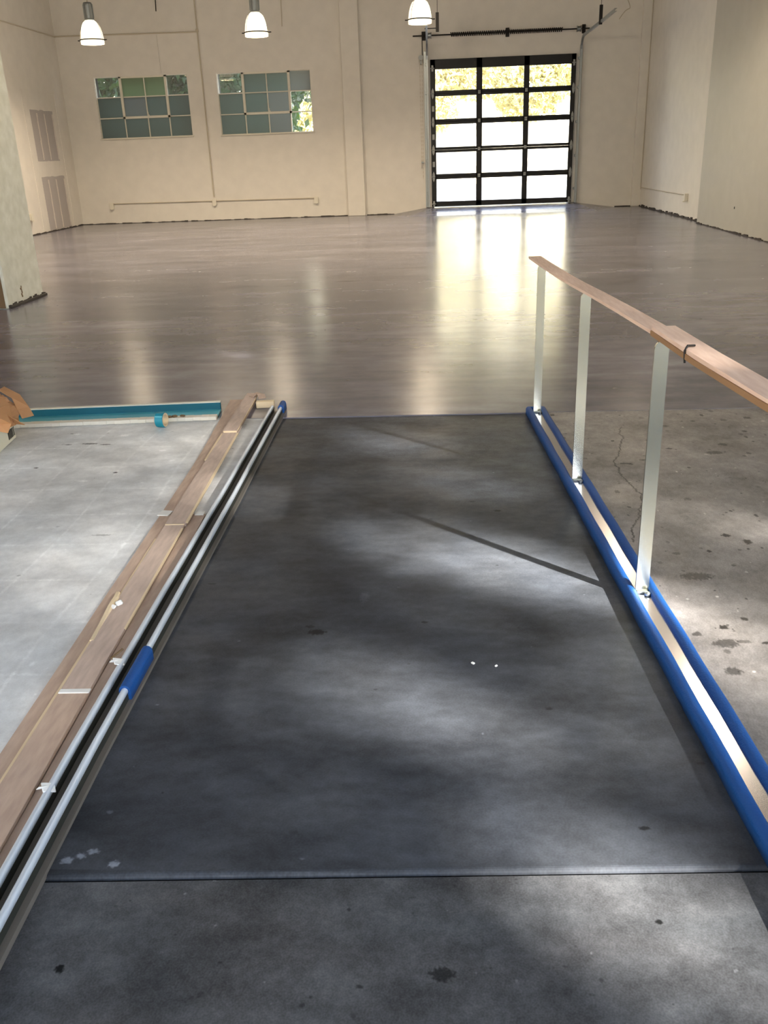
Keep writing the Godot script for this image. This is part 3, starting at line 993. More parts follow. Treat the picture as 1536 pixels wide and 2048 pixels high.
func build_outside() -> void:
	var st := mb()
	prism(st, [Vector2(-60, -90), Vector2(60, -90), Vector2(60, -25.3), Vector2(-60, -25.3)], -0.3, 0.02)
	prism(st, [Vector2(5.9, -25.3), Vector2(60, -25.3), Vector2(60, 60), Vector2(5.9, 60)], -0.3, -0.02)
	prism(st, [Vector2(-60, 6.3), Vector2(5.9, 6.3), Vector2(5.9, 60), Vector2(-60, 60)], -0.3, -0.02)
	struct("ground", st, mats.driveway)
	# pale building across the yard
	st = mb()
	box(st, Vector3(0, 4.0, -47.0), Vector3(44, 8.4, 6.0), 0.05)
	var b := obj("neighbouring_building", st, mats.stucco)
	tag(b, "pale stucco building across the yard seen through the glazed door", "building")
	st = mb()
	box(st, Vector3(-8.0, 4.5, 24.0), Vector3(40, 9.4, 6.0), 0.05)  # added unseen block, keeps the low sky off the far wall
	for x in [-20.0, -16.0, -12.0, -8.0, -4.0, 0.0, 4.0, 8.0]:
		box(st, Vector3(x, 8.0, 20.9), Vector3(0.5, 2.0, 0.3), 0.03)
	b = obj("low_sky_blocker", st, mats.blocker_tan)
	tag(b, "added tan block behind the viewer that hides the low sky", "building")
	# sunlit hedge behind the door
	var hd := thing("hedge", "yellow green sunlit hedge beyond the glazed door's upper panes", "hedge", Vector3(2.4, 0, -39.5))
	var pts := []
	for q in [[-2.6, 3.4, 0, 1.5, 1.5], [-0.6, 4.6, -0.5, 1.6, 1.3], [1.6, 3.6, 0.2, 1.5, 1.2], [3.2, 4.8, -0.2, 1.6, 1.4], [-4.2, 2.6, 0, 1.4, 2.0], [-3.4, 1.3, 0.4, 0.9, 0.9]]:
		pts.append_array(blob_points(1700, Vector3(q[0], q[1], q[2]), Vector3(q[3], q[4], 1.0)))
	leaves("foliage", hd, leaf_mesh(mats.leaf_bright, 0.27), pts)
	for x in [-3.4, -0.6, 1.6, 3.2]:
		trunk(hd, Vector3(x, 0, 0), Vector3(x, 2.8, 0), 0.05, mats.bark_pale)
	# dark trees close behind the two windows
	for q in [[-9.2, "darker tree behind the window with the green tinted top panes"], [-5.3, "dark leafy tree behind the window with a sunlit gap"]]:
		var t := thing("tree", q[1], "tree", Vector3(q[0], 0, -28.2))
		var p2 := []
		for p in blob_points(7000, Vector3(0, 3.6, 0), Vector3(2.3, 2.6, 1.4)):
			var wx: float = p.x + q[0]
			# the gap that lets the bright yard show, low on the right of the second window
			if wx > -3.95 and wx < -3.2 and p.y < 3.0 and rng.randf() < 0.93:
				continue
			p2.append(p)
		leaves("foliage", t, leaf_mesh(mats.leaf_dark, 0.26), p2)
		trunk(t, Vector3(0, 0, 0), Vector3(0, 2.6, 0), 0.13)
	# taller dark screen of shrubs behind those trees, and one sunlit shrub in its gap
	var dk := thing("shrub_screen", "dark shrub screen behind the trees outside the two windows", "shrubs", Vector3(-9.4, 0, -31.5))
	var p3 := []
	for q in [-8.0, -5.8, -3.6, -1.2, 1.2, 3.4]:
		p3.append_array(blob_points(2200, Vector3(q, 3.4, 0), Vector3(1.9, 3.2, 1.0)))
	leaves("foliage", dk, leaf_mesh(mats.leaf_dark, 0.34), p3)
	for q in [-3.6, -1.2, 1.2, 3.4]:
		trunk(dk, Vector3(q, 0, 0), Vector3(q, 2.6, 0), 0.1)
	var yl := thing("shrub", "sunlit yellow shrub in the gap behind the second window", "shrub", Vector3(-4.4, 0, -37.5))
	leaves("foliage", yl, leaf_mesh(mats.leaf_bright, 0.3), blob_points(1500, Vector3(0, 2.0, 0), Vector3(1.3, 2.0, 0.9)))
	trunk(yl, Vector3(0, 0, 0), Vector3(0, 1.4, 0), 0.05)
	# added unseen tree, its crown shaped to break the sun into set patches
	var dir := SUN_TO.normalized()
	var sv := dir * cos(SUN_EL) + Vector3.UP * sin(SUN_EL)
	var ac := Vector2(-0.85, -0.52).normalized()
	# openings in the crown: where their light lands on the floor (x, z), half length, half width, how open
	var gaps := [[0.27, -3.24, 0.54, 0.16, 0.97], [0.02, -2.23, 0.34, 0.08, 0.92], [0.46, -1.53, 0.22, 0.11, 0.97], [-0.32, -4.84, 0.18, 0.07, 0.95], [-0.88, -4.1, 0.16, 0.05, 0.7], [-0.62, -4.14, 0.14, 0.04, 0.6], [0.26, -4.25, 0.26, 0.08, 0.75], [-0.16, -2.98, 0.13, 0.05, 0.7], [1.06, -2.4, 0.36, 0.2, 0.62], [0.52, -2.55, 0.6, 0.3, 0.22], [0.95, -2.8, 0.2, 0.08, 0.6], [0.62, -1.2, 0.25, 0.10, 0.7], [0.2, -1.67, 0.2, 0.035, 0.7], [-2.35, -4.85, 0.3, 0.14, 0.9], [-2.5, -4.25, 0.25, 0.09, 0.7], [1.6, -3.4, 0.3, 0.1, 0.5], [-1.25, -3.45, 0.10, 0.0, 0.35], [0.6, -2.65, 0.2, 0.06, 0.5]]
	var tr := thing("gobo_tree", "added leafy tree outside the open bay, crown gaps shaped for sun patches", "tree", Vector3(13.0, 0, 9.5))
	var lp := []
	var side := Vector3(-dir.z, 0, dir.x)
	var up := sv.cross(side).normalized()
	if up.y < 0.0:
		up = -up
	for i in 26000:
		# a floor point, then back along the sun's ray to the crown
		var fx := rng.randf_range(-5.5, 4.6)
		var fz := rng.randf_range(-7.5, 3.0)
		var skip := false
		for g in gaps:
			var dd := Vector2(fx - g[0], fz - g[1])
			var e := Vector2(dd.dot(ac) / (g[2] + 0.08), dd.dot(ac.orthogonal()) / (g[3] + 0.08))
			if e.length() < 1.0 and rng.randf() < g[4] + 0.02:
				skip = true
		if skip:
			continue
		var base := Vector3(fx, 0, fz)
		# distance along the ray so that the crown keeps a plausible depth
		var want := 12.5 + rng.randf_range(-1.1, 1.1)
		var along := (want - base.dot(dir)) / cos(SUN_EL)
		lp.append(base + sv * along - tr.position)
	leaves("foliage", tr, leaf_mesh(mats.leaf_dark, 0.24), lp)
	trunk(tr, Vector3(0, 0, 0), Vector3(-1.5, 5.0, -1.0), 0.22)

# ------------------------------------------------------------------ pendant lamps
func make_lamp(label: String, at: Vector3) -> Node3D:
	var o := thing("pendant_lamp", label, "lamp", at, "")
	var st := mb()
	var outer := [Vector2(0.238, 0.0), Vector2(0.244, 0.05), Vector2(0.236, 0.12), Vector2(0.222, 0.22), Vector2(0.196, 0.31), Vector2(0.158, 0.385), Vector2(0.105, 0.43), Vector2(0.06, 0.45)]
	var prof := outer.duplicate()
	for k in range(outer.size() - 1, -1, -1):
		prof.append(Vector2(maxf(0.02, outer[k].x - 0.008), outer[k].y - 0.004 if k > 0 else 0.0))
	lathe(st, prof, 32)
	obj("shade", st, mats.lamp_shade, o)
	st = mb()
	lathe(st, [Vector2(0.246, 0.062), Vector2(0.258, 0.062), Vector2(0.258, 0.082), Vector2(0.246, 0.082), Vector2(0.246, 0.062)], 32)
	for a in [0.0, PI]:
		box(st, Vector3(cos(a) * 0.28, 0.072, sin(a) * 0.28), Vector3(0.06, 0.018, 0.025), 0.003)
	obj("ring", st, mats.dark_steel, o)
	for a in [0.25, 0.25 + TAU / 3.0, 0.25 + TAU * 2.0 / 3.0]:
		st = mb()
		var pts := []
		for q in [[0.252, 0.08], [0.246, 0.16], [0.23, 0.25], [0.20, 0.335], [0.155, 0.41], [0.10, 0.455]]:
			pts.append(Vector3(cos(a) * q[0], q[1], sin(a) * q[0]))
		tube(st, pts, 0.005, 6)
		obj("strap", st, mats.galvanised, o)
	st = mb()
	lathe(st, [Vector2(0.0, 0.44), Vector2(0.10, 0.44), Vector2(0.105, 0.46), Vector2(0.095, 0.47), Vector2(0.095, 0.74), Vector2(0.08, 0.77), Vector2(0.02, 0.78)], 20)
	for k in 6:
		var a := TAU * k / 6.0
		box(st, Vector3(cos(a) * 0.1, 0.61, sin(a) * 0.1), Vector3(0.012, 0.25, 0.012), 0.002)
	obj("ballast_housing", st, mats.galvanised, o)
	st = mb()
	tube(st, [Vector3(0, 0.77, 0), Vector3(0, 7.15 - at.y, 0)], 0.011, 8)
	obj("stem", st, mats.conduit, o)
	var l := OmniLight3D.new()
	l.name = "lamp_light"
	l.light_color = Color(1.0, 0.915, 0.80)
	l.light_energy = LAMP * 0.06
	l.light_size = 0.1
	l.omni_range = 40.0
	l.omni_attenuation = 2.0
	l.shadow_enabled = true
	l.position = Vector3(0, 0.2, 0)
	o.add_child(l)
	var sp := SpotLight3D.new()
	sp.name = "lamp_mouth_light"
	sp.light_color = Color(1.0, 0.915, 0.80)
	sp.light_energy = LAMP
	sp.light_size = 0.2
	sp.spot_range = 40.0
	sp.spot_attenuation = 2.0
	sp.spot_angle = 78.0
	sp.spot_angle_attenuation = 1.0
	sp.shadow_enabled = true
	sp.position = Vector3(0, -0.02, 0)
	sp.rotation.x = -PI * 0.5
	o.add_child(sp)
	return o

const LAMP := 14.0

func build_lamps() -> void:
	var a := make_lamp("glowing white bell pendant lamp nearest the drywall patched corner", Vector3(-7.06, 3.885, -20.8))
	dup(a, "middle glowing white bell pendant lamp, hung above the second window", Vector3(-3.56, 3.886, -20.8), "pendant_lamp")
	dup(a, "glowing white bell pendant lamp hung beside the glazed door", Vector3(-0.146, 3.985, -20.8), "pendant_lamp")
	for z in [-15.6]:
		for x in [-7.1, -3.6, -0.1]:
			var c := dup(a, "bell pendant lamp above the frame, " + {-7.1: "nearest the column wall", -3.6: "in front of the middle lamp", -0.1: "in front of the door lamp"}[x], Vector3(x, 4.1, z), "pendant_lamp")
			c.set_meta("group", "pendant lamps above the frame")
	for p in [Vector3(3.6, 4.1, -15.7), Vector3(2.7, 4.1, -11.7), Vector3(2.9, 4.1, -8.0), Vector3(-3.6, 4.1, -10.0)]:
		var c := dup(a, "bell pendant lamp above the frame, %s" % ("over the pale slab" if p.x < 0.0 else ["over the railing's near end", "over the hall beyond the railing", "farthest along the plain wall"][0 if p.z > -9.0 else (1 if p.z > -13.0 else 2)]), p, "pendant_lamp")
		c.set_meta("group", "pendant lamps above the frame")
		for l in c.get_children():
			if l is Light3D:
				l.light_energy *= 0.3

# ------------------------------------------------------------------ railing on its curb
func rail_x(z: float) -> float:
	return 0.645 + 0.045 * (z + 5.365)

func bar_profile(w: float, h: float) -> Array:
	var out := [Vector2(-w, 0.0), Vector2(-w, h - w)]
	for k in range(1, 6):
		var a := PI - PI * k / 6.0
		out.append(Vector2(cos(a) * w, h - w + sin(a) * w))
	out.append_array([Vector2(w, h - w), Vector2(w, 0.0)])
	return out

func build_railing() -> void:
	var o := thing("railing", "low flat bar railing on a blue taped curb along the walkway", "railing")
	var st := mb()
	var z0 := -5.42
	var z1 := -0.6
	var poly := [Vector2(rail_x(z0) - 0.05, z0), Vector2(rail_x(z0) + 0.05, z0), Vector2(rail_x(z1) + 0.05, z1), Vector2(rail_x(z1) - 0.05, z1)]
	prism(st, poly, -0.012, 0.006)
	obj("base_plate", st, mats.dark_steel, o)
	st = mb()
	prism(st, [Vector2(rail_x(z0) - 0.026, z0 + 0.02), Vector2(rail_x(z0) + 0.026, z0 + 0.02), Vector2(rail_x(z1) + 0.026, z1), Vector2(rail_x(z1) - 0.026, z1)], 0.004, 0.024)
	obj("steel_strip", st, mats.steel_strip, o)
	for s in [-1.0, 1.0]:
		st = mb()
		var pts := []
		for k in 40:
			var z := lerpf(z0 - 0.01, z1, k / 39.0)
			pts.append(Vector3(rail_x(z) + s * 0.042 + 0.0012 * sin(k * 1.7 + s), -0.008, z))
		sweep(st, pts, bar_profile(0.0185, 0.053), true)
		var e := obj("taped_edge_bar", st, mats.blue_tape, o)
		e.set_meta("label", "rounded edge bar wrapped in blue tape")
	st = mb()
	box(st, Vector3(rail_x(z0), 0.02, z0 - 0.012), Vector3(0.1, 0.045, 0.02), 0.006)
	obj("taped_end", st, mats.blue_tape, o)
	var tops := [0.918, 0.934, 0.95, 1.01]
	var zs := [-5.365, -4.135, -2.945, -0.66]
	for k in 4:
		var z: float = zs[k]
		st = mb()
		var h: float = tops[k]
		var w := 0.0235
		var pl := [Vector2(-w, -0.02), Vector2(w, -0.02), Vector2(w, -h)]
		for j in 7:
			var a := PI * 0.5 * j / 6.0
			pl.append(Vector2(-w + 0.032 - 0.032 * sin(a), -(h - 0.032 + 0.032 * cos(a))))
		prism(st, pl, -0.005, 0.005)
		var p := obj("post", st, mats.aluminium, o)
		p.transform = Transform3D(Basis(Vector3.RIGHT, PI * 0.5), Vector3(rail_x(z), 0, z))
		st = mb()
		box(st, Vector3(0.0, 0.028, 0.012), Vector3(0.044, 0.008, 0.014), 0.003)
		lathe(st, [Vector2(0.0, 0.014), Vector2(0.006, 0.013), Vector2(0.011, 0.008), Vector2(0.012, 0.0)], 10, Vector3(0.014, 0.026, 0.03))
		var wd := obj("weld_foot", st, mats.galvanised, p)
		wd.transform = p.transform.affine_inverse() * Transform3D(Basis.IDENTITY, Vector3(rail_x(z), 0, z))
	# bowed wooden rail in two lapped lengths
	var path := [Vector3(0.632, 0.926, -5.62), Vector3(0.645, 0.926, -5.35), Vector3(0.671, 0.936, -4.66), Vector3(0.69, 0.942, -4.3), Vector3(0.714, 0.946, -4.0), Vector3(0.742, 0.955, -3.5), Vector3(0.767, 0.963, -2.99), Vector3(0.776, 0.973, -2.52), Vector3(0.79, 0.985, -2.05)]
	st = mb()
	sweep(st, path.slice(0, 8), rect_profile(0.074, 0.012))
	var h1 := obj("handrail", st, mats.handrail_wood, o)
	h1.set_meta("label", "thin pinkish wooden handrail strip, bowed between posts")
	st = mb()
	var near := [Vector3(0.768, 0.977, -3.0), Vector3(0.776, 0.985, -2.52), Vector3(0.79, 0.995, -2.05), Vector3(0.806, 1.008, -1.6), Vector3(0.825, 1.02, -1.1), Vector3(0.84, 1.03, -0.6)]
	sweep(st, near, rect_profile(0.077, 0.013))
	var h2 := obj("handrail", st, mats.handrail_wood, o)
	h2.set_meta("label", "nearer handrail strip lapped on top of the other")
	st = mb()
	sweep(st, [Vector3(0.731, 0.962, -3.0), Vector3(0.739, 0.97, -2.52), Vector3(0.752, 0.984, -2.05), Vector3(0.769, 0.997, -1.6), Vector3(0.79, 1.01, -1.1)], rect_profile(0.01, 0.016))
	obj("raw_edge", st, mats.raw_edge, h2)
	st = mb()
	tube(st, [Vector3(0.735, 0.95, -2.60), Vector3(0.732, 0.985, -2.60), Vector3(0.742, 0.998, -2.61), Vector3(0.768, 0.994, -2.63)], 0.0035, 7)
	obj("wire_tie", st, mats.dark_steel, o)

func rect_profile(w: float, h: float) -> Array:
	return [Vector2(-w * 0.5, -h * 0.5), Vector2(w * 0.5, -h * 0.5), Vector2(w * 0.5, h * 0.5), Vector2(-w * 0.5, h * 0.5)]

# ------------------------------------------------------------------ curb on the left of the walkway
func build_left_curb() -> void:
	var o := thing("floor_curb", "bare steel curb with two rounded bars along the brown strips", "curb")
	var st := mb()
	var B1 := [Vector3(-1.045, 0, -5.58), Vector3(-1.032, 0, -4.0), Vector3(-1.03, 0, -3.0), Vector3(-1.02, 0, -2.0), Vector3(-1.0, 0, -1.2), Vector3(-0.99, 0, -0.7)]
	var B2 := [Vector3(-0.985, 0, -5.60), Vector3(-0.97, 0, -4.0), Vector3(-0.967, 0, -3.0), Vector3(-0.962, 0, -2.0), Vector3(-0.948, 0, -1.2), Vector3(-0.94, 0, -0.7)]
	var poly := []
	for p in B1:
		poly.append(Vector2(p.x - 0.018, p.z))
	for k in range(B2.size() - 1, -1, -1):
		poly.append(Vector2(B2[k].x + 0.026, B2[k].z))
	prism(st, poly, -0.012, 0.006)
	obj("base_plate", st, mats.curb_plate, o)
	for b in [B1, B2]:
		st = mb()
		# upright web, floor reflection and tape residue painted dark, and its bright rounded cap
		sweep(st, b, rect_profile(0.018, 0.07))
		var e := obj("edge_web", st, mats.shaded_residue_steel, o)
		e.set_meta("label", "web of the edge bar, dark reflection and tape residue painted in")
		st = mb()
		var cap := []
		for p in b:
			cap.append(p + Vector3(0, 0.033, 0))
		sweep(st, cap, bar_profile(0.0105, 0.015), true)
		e = obj("edge_bar", st, mats.steel_bar, o)
		e.set_meta("label", "bright bare steel rounded cap")
	st = mb()
	sweep(st, [Vector3(-0.9645, -0.004, -2.53), Vector3(-0.9635, -0.004, -2.29)], bar_profile(0.0185, 0.060), true)
	var t := obj("tape_wrap", st, mats.blue_tape, o)
	t.set_meta("label", "short sleeve of blue tape")
	st = mb()
	sweep(st, [Vector3(-0.986, -0.004, -5.66), Vector3(-0.984, -0.004, -5.54)], bar_profile(0.020, 0.062), true)
	obj("tape_wrap", st, mats.blue_tape, o)
	for q in [[-1.03, -2.44, 0.05], [-1.016, -1.83, 0.046]]:
		st = mb()
		box(st, Vector3(q[0], q[2], q[1]), Vector3(0.035, 0.004, 0.03), 0.001, Basis.from_euler(Vector3(0.3, 0.5, -0.5)))
		box(st, Vector3(q[0] - 0.012, q[2] + 0.008, q[1] + 0.01), Vector3(0.012, 0.003, 0.03), 0.001, Basis.from_euler(Vector3(-0.5, -0.4, 0.8)))
		obj("torn_tape", st, mats.white_tape, o)
	# curb across the far end of the pale slab, masked in teal
	var c := thing("taped_curb", "teal masked curb with white edges across the pale slab's far end", "curb", Vector3(-1.39, 0, -5.51))
	c.rotation.y = 0.07
	st = mb()
	box(st, Vector3(-1.25, 0.008, -0.05), Vector3(2.5, 0.016, 0.16), 0.003)
	obj("flat_strip", st, mats.teal_light, c)
	st = mb()
	box(st, Vector3(-1.25, 0.03, -0.135), Vector3(2.5, 0.06, 0.02), 0.003)
	obj("upright_strip", st, mats.teal_dark, c)
	st = mb()
	box(st, Vector3(-1.25, 0.062, -0.142), Vector3(2.5, 0.008, 0.034), 0.003)
	obj("top_edge", st, mats.white_paint, c)
	st = mb()
	for k in 50:
		box(st, Vector3(-0.025 - 0.05 * k, 0.012, 0.055), Vector3(0.051, 0.024, 0.06 + 0.006 * sin(k * 2.3)), 0.002)
	obj("front_edge", st, mats.white_paint, c)
	for q in [[-0.22, 0.05, 0.02], [-0.27, 0.052, 0.03], [-0.30, 0.06, 0.022], [-0.33, 0.05, 0.018]]:
		st = mb()
		box(st, Vector3(q[0], 0.028, q[1]), Vector3(q[2], 0.012, 0.03), 0.003, Basis(Vector3.UP, q[0] * 9.0))
		obj("rust_flake", st, mats.column_bare, c)

# ------------------------------------------------------------------ brown strips lying along the curb
func lb(z: float) -> float: return -1.236 + (z + 2.0) * 0.026 - 0.015 * pow(maxf(0.0, -4.0 - z), 2.0)
func bb(z: float) -> float: return -1.283 + (z + 5.8) * 0.0285
func rb(z: float) -> float: return -1.205 + (z + 5.8) * 0.033

func plank(called: String, label: String, m: Material, p: Array, y0: float, y1: float) -> MeshInstance3D:
	var st := mb()
	prism(st, p, y0, y1)
	var o := obj(called, st, m)
	tag(o, label, "board", "")
	return o

func strip(zf: float, zn: float, l: Callable, r: Callable, dl := 0.0, dr := 0.0) -> Array:
	var out := []
	var n := 6
	for k in n + 1:
		var z := lerpf(zf, zn, float(k) / n)
		out.append(Vector2(l.call(z) + dl + 0.0015 * sin(z * 5.0), z))
	for k in n + 1:
		var z := lerpf(zn, zf, float(k) / n)
		out.append(Vector2(r.call(z) + dr + 0.0015 * cos(z * 4.0), z))
	return out

func edge_line(parent: Node, zf: float, zn: float, f: Callable, off: float, y: float, w: float) -> void:
	var st := mb()
	var pts := []
	for k in 9:
		var z := lerpf(zf, zn, k / 8.0)
		pts.append(Vector3(f.call(z) + off, y, z))
	sweep(st, pts, rect_profile(w, 0.006))
	obj("pale_cut_edge", st, mats.cream_wood, parent)

func build_boards() -> void:
	var a1 := plank("brown_board", "wide brown board under the others at the taped curb's end", mats.board, strip(-5.88, -3.80, lb, rb), 0.001, 0.013)
	var a2 := plank("brown_board", "wide brown board under the others, running out of view nearest the viewer", mats.board, strip(-3.795, -1.1, lb, rb, 0.0, 0.004), 0.001, 0.014)
	var t2 := plank("brown_board", "brown strip lapped under the short end piece, pale cut edges both sides", mats.board_pale, strip(-5.2, -3.645, bb, rb, 0.004, 0.012), 0.015, 0.027)
	var t1 := plank("brown_board", "short brown strip on top of the stack at the far corner", mats.board_pale, strip(-5.95, -5.06, bb, rb, 0.004, 0.006), 0.0275, 0.0385)
	var t3 := plank("brown_board", "middle brown strip between the pale cut line and the white tape bar", mats.board_pale, strip(-3.64, -2.302, bb, rb, 0.004, 0.006), 0.0145, 0.025)
	var t4 := plank("brown_board", "nearest upper brown strip, scuffed, running out of the frame's left side", mats.board, strip(-2.298, -1.1, bb, rb, 0.004, 0.006), 0.0145, 0.026)
	var c := plank("brown_board", "narrow brown strip tight against the bare steel curb", mats.board, strip(-3.80, -1.1, rb, func(z: float) -> float: return minf(rb(z) + 0.07, -1.058 + (z + 3.8) * 0.012), 0.007, 0.0), 0.001, 0.012)
	edge_line(t2, -5.04, -3.66, rb, 0.012, 0.025, 0.012)
	edge_line(t2, -5.04, -4.55, bb, 0.001, 0.025, 0.010)
	edge_line(t3, -3.6, -2.7, rb, 0.006, 0.023, 0.008)
	edge_line(a2, -3.5, -2.97, bb, -0.001, 0.0175, 0.009)
	edge_line(a2, -2.90, -1.3, bb, -0.001, 0.0185, 0.011)
	edge_line(t1, -5.9, -5.07, rb, 0.006, 0.034, 0.006)
	for q in [[t1, -5.06, 0.031], [t2, -3.645, 0.0225]]:
		var st := mb()
		var z: float = q[1]
		box(st, Vector3((bb(z) + rb(z)) * 0.5 + 0.006, q[2], z + 0.002), Vector3(rb(z) - bb(z), 0.011, 0.008), 0.001)
		obj("pale_cut_end", st, mats.cream_wood, q[0])
	# far end block and curled flap
	var s := mb()
	box(s, Vector3(-1.115, 0.022, -5.71), Vector3(0.12, 0.042, 0.05), 0.003, Basis(Vector3.UP, 0.1))
	tag(obj("wood_offcut", s, mats.cream_wood), "pale wood offcut laid across the curb's far end", "offcut")
	s = mb()
	sweep(s, [Vector3(-1.235, 0.041, -5.84), Vector3(-1.20, 0.056, -5.87), Vector3(-1.165, 0.05, -5.85), Vector3(-1.15, 0.04, -5.80)], rect_profile(0.05, 0.004))
	obj("curled_flap", s, mats.board, t1)
	# tape across and beside the strips
	for q in [["white tape bar stuck straight across the brown strip", Vector3((bb(-2.3) + rb(-2.3)) * 0.5 + 0.008, 0.0275, -2.305), Vector3(0.098, 0.004, 0.022), 0.02],
		["white tape patch on the pale slab's side of the board joint", Vector3(-1.262, 0.0165, -3.805), Vector3(0.055, 0.004, 0.06), -0.15],
		["small white tape patch at the head of the narrow strip", Vector3(-1.096, 0.0145, -3.80), Vector3(0.042, 0.004, 0.04), 0.0]]:
		s = mb()
		box(s, q[1], q[2], 0.001, Basis(Vector3.UP, q[3]))
		var t := obj("tape_strip", s, mats.white_tape)
		tag(t, q[0], "tape", "")
	# splinters and crumbs at the torn edge
	s = mb()
	sweep(s, [Vector3(-1.215, 0.022, -2.98), Vector3(-1.205, 0.03, -2.93), Vector3(-1.203, 0.03, -2.86), Vector3(-1.196, 0.022, -2.74), Vector3(-1.188, 0.021, -2.62)], [Vector2(-0.011, -0.004), Vector2(0.011, -0.004), Vector2(0.006, 0.006), Vector2(-0.006, 0.006)])
	tag(obj("wood_splinter", s, mats.cream_wood), "long cream splinter torn from the board's edge", "splinter")
	s = mb()
	box(s, Vector3(-1.176, 0.032, -2.88), Vector3(0.026, 0.012, 0.022), 0.004, Basis.from_euler(Vector3(0.3, 0.6, 0.2)))
	box(s, Vector3(-1.19, 0.03, -2.855), Vector3(0.018, 0.008, 0.02), 0.003, Basis.from_euler(Vector3(0.1, 1.2, 0.3)))
	tag(obj("wood_chip", s, mats.white_tape), "pale chip beside the long cream splinter", "chip")
	s = mb()
	box(s, Vector3(-1.052, 0.05, -2.49), Vector3(0.012, 0.004, 0.05), 0.001, Basis.from_euler(Vector3(0.3, -0.7, 0.2)))
	tag(obj("dark_splinter", s, mats.column_bare), "dark splinter at the broken place in the steel bar's tape", "splinter")

# ------------------------------------------------------------------ pipes and boxes on the walls
func conduit(label: String, runs: Array, r: float, m: Material) -> Node3D:
	var o := thing("conduit", label, "conduit")
	for p in runs:
		var st := mb()
		tube(st, p, r, 8)
		obj("pipe", st, m, o)
	return o

func junction(label: String, at: Vector3, out: Vector3) -> void:
	var o := thing("junction_box", label, "junction box", at)
	var st := mb()
	var s := Vector3(0.1, 0.15, 0.06) if absf(out.z) > 0.5 else Vector3(0.06, 0.15, 0.1)
	box(st, out * 0.03, s, 0.006)
	obj("body", st, mats.white_paint, o)
	st = mb()
	var s2 := s * 1.08
	if absf(out.z) > 0.5:
		s2.z = 0.008
	else:
		s2.x = 0.008
	box(st, out * 0.064, s2, 0.003)
	box(st, out * 0.062 + Vector3(0, -0.085, 0), Vector3(0.07, 0.02, 0.04), 0.003)
	obj("cover", st, mats.white_paint, o)

func build_wall_fittings() -> void:
	var z := -24.975
	conduit("painted conduit dropping between the two windows to the low outlet run", [[Vector3(-5.775, 7.15, z), Vector3(-5.77, 4.57, z), Vector3(-5.77, 0.6, z)]], 0.016, mats.conduit)
	conduit("painted conduit running level high on the far wall to the corner", [[Vector3(-9.45, 4.56, z), Vector3(-5.79, 4.52, z)]], 0.016, mats.conduit)
	conduit("low level painted conduit joining the far wall's three outlets", [[Vector3(-8.52, 0.515, z), Vector3(-5.82, 0.50, z)], [Vector3(-5.72, 0.50, z), Vector3(-3.07, 0.485, z)]], 0.012, mats.conduit)
	conduit("high painted conduit on the wall with the drywall patches", [[Vector3(-9.425, 4.55, -24.95), Vector3(-9.425, 4.55, -12.0)]], 0.014, mats.conduit)
	conduit("thin painted drop running down to the first window's head", [[Vector3(-6.83, 4.5, -24.985), Vector3(-6.815, 3.62, -24.985)]], 0.007, mats.wall_paint)
	conduit("slim pipe up the corner nearest the glazed door", [[Vector3(5.485, 0.42, -24.87), Vector3(5.485, 7.1, -24.87)]], 0.009, mats.conduit)
	conduit("short conduit low on the wall beyond the glazed door's corner", [[Vector3(5.48, 0.47, -24.8), Vector3(5.48, 0.47, -20.46)]], 0.012, mats.conduit)
	var st := mb()
	box(st, Vector3(-5.775, 4.545, -24.97), Vector3(0.07, 0.07, 0.06), 0.008)
	tag(obj("conduit_fitting", st, mats.conduit), "square conduit fitting where the high run meets the drop", "fitting")
	junction("small outlet box under the first window, at the low run's start", Vector3(-8.575, 0.46, -25.0), Vector3.BACK)
	junction("small outlet box between the windows at the foot of the drop", Vector3(-5.77, 0.47, -25.0), Vector3.BACK)
	junction("small outlet box under the second window, at the low run's end", Vector3(-3.022, 0.44, -25.0), Vector3.BACK)
	junction("pale outlet box low on the wall past the glazed door", Vector3(5.5, 0.43, -20.4), Vector3.LEFT)
	junction("outlet box low beside the column, by the drywall patch", Vector3(-9.45, 0.42, -21.67), Vector3.RIGHT)
	st = mb()
	tube(st, [Vector3(-6.72, 7.15, -24.9), Vector3(-6.722, 5.3, -24.9), Vector3(-6.735, 5.0, -24.88)], 0.013, 7)
	tag(obj("hanging_wire", st, mats.dark_steel), "dark wire end hanging high above the first window", "wire")
	st = mb()
	tube(st, [Vector3(-3.62, 7.15, -24.97), Vector3(-3.6, 5.3, -24.97), Vector3(-3.62, 4.55, -24.97)], 0.008, 6)
	tag(obj("hanging_wire", st, mats.conduit), "thin pale wire hanging down the wall beside the middle lamp", "wire")

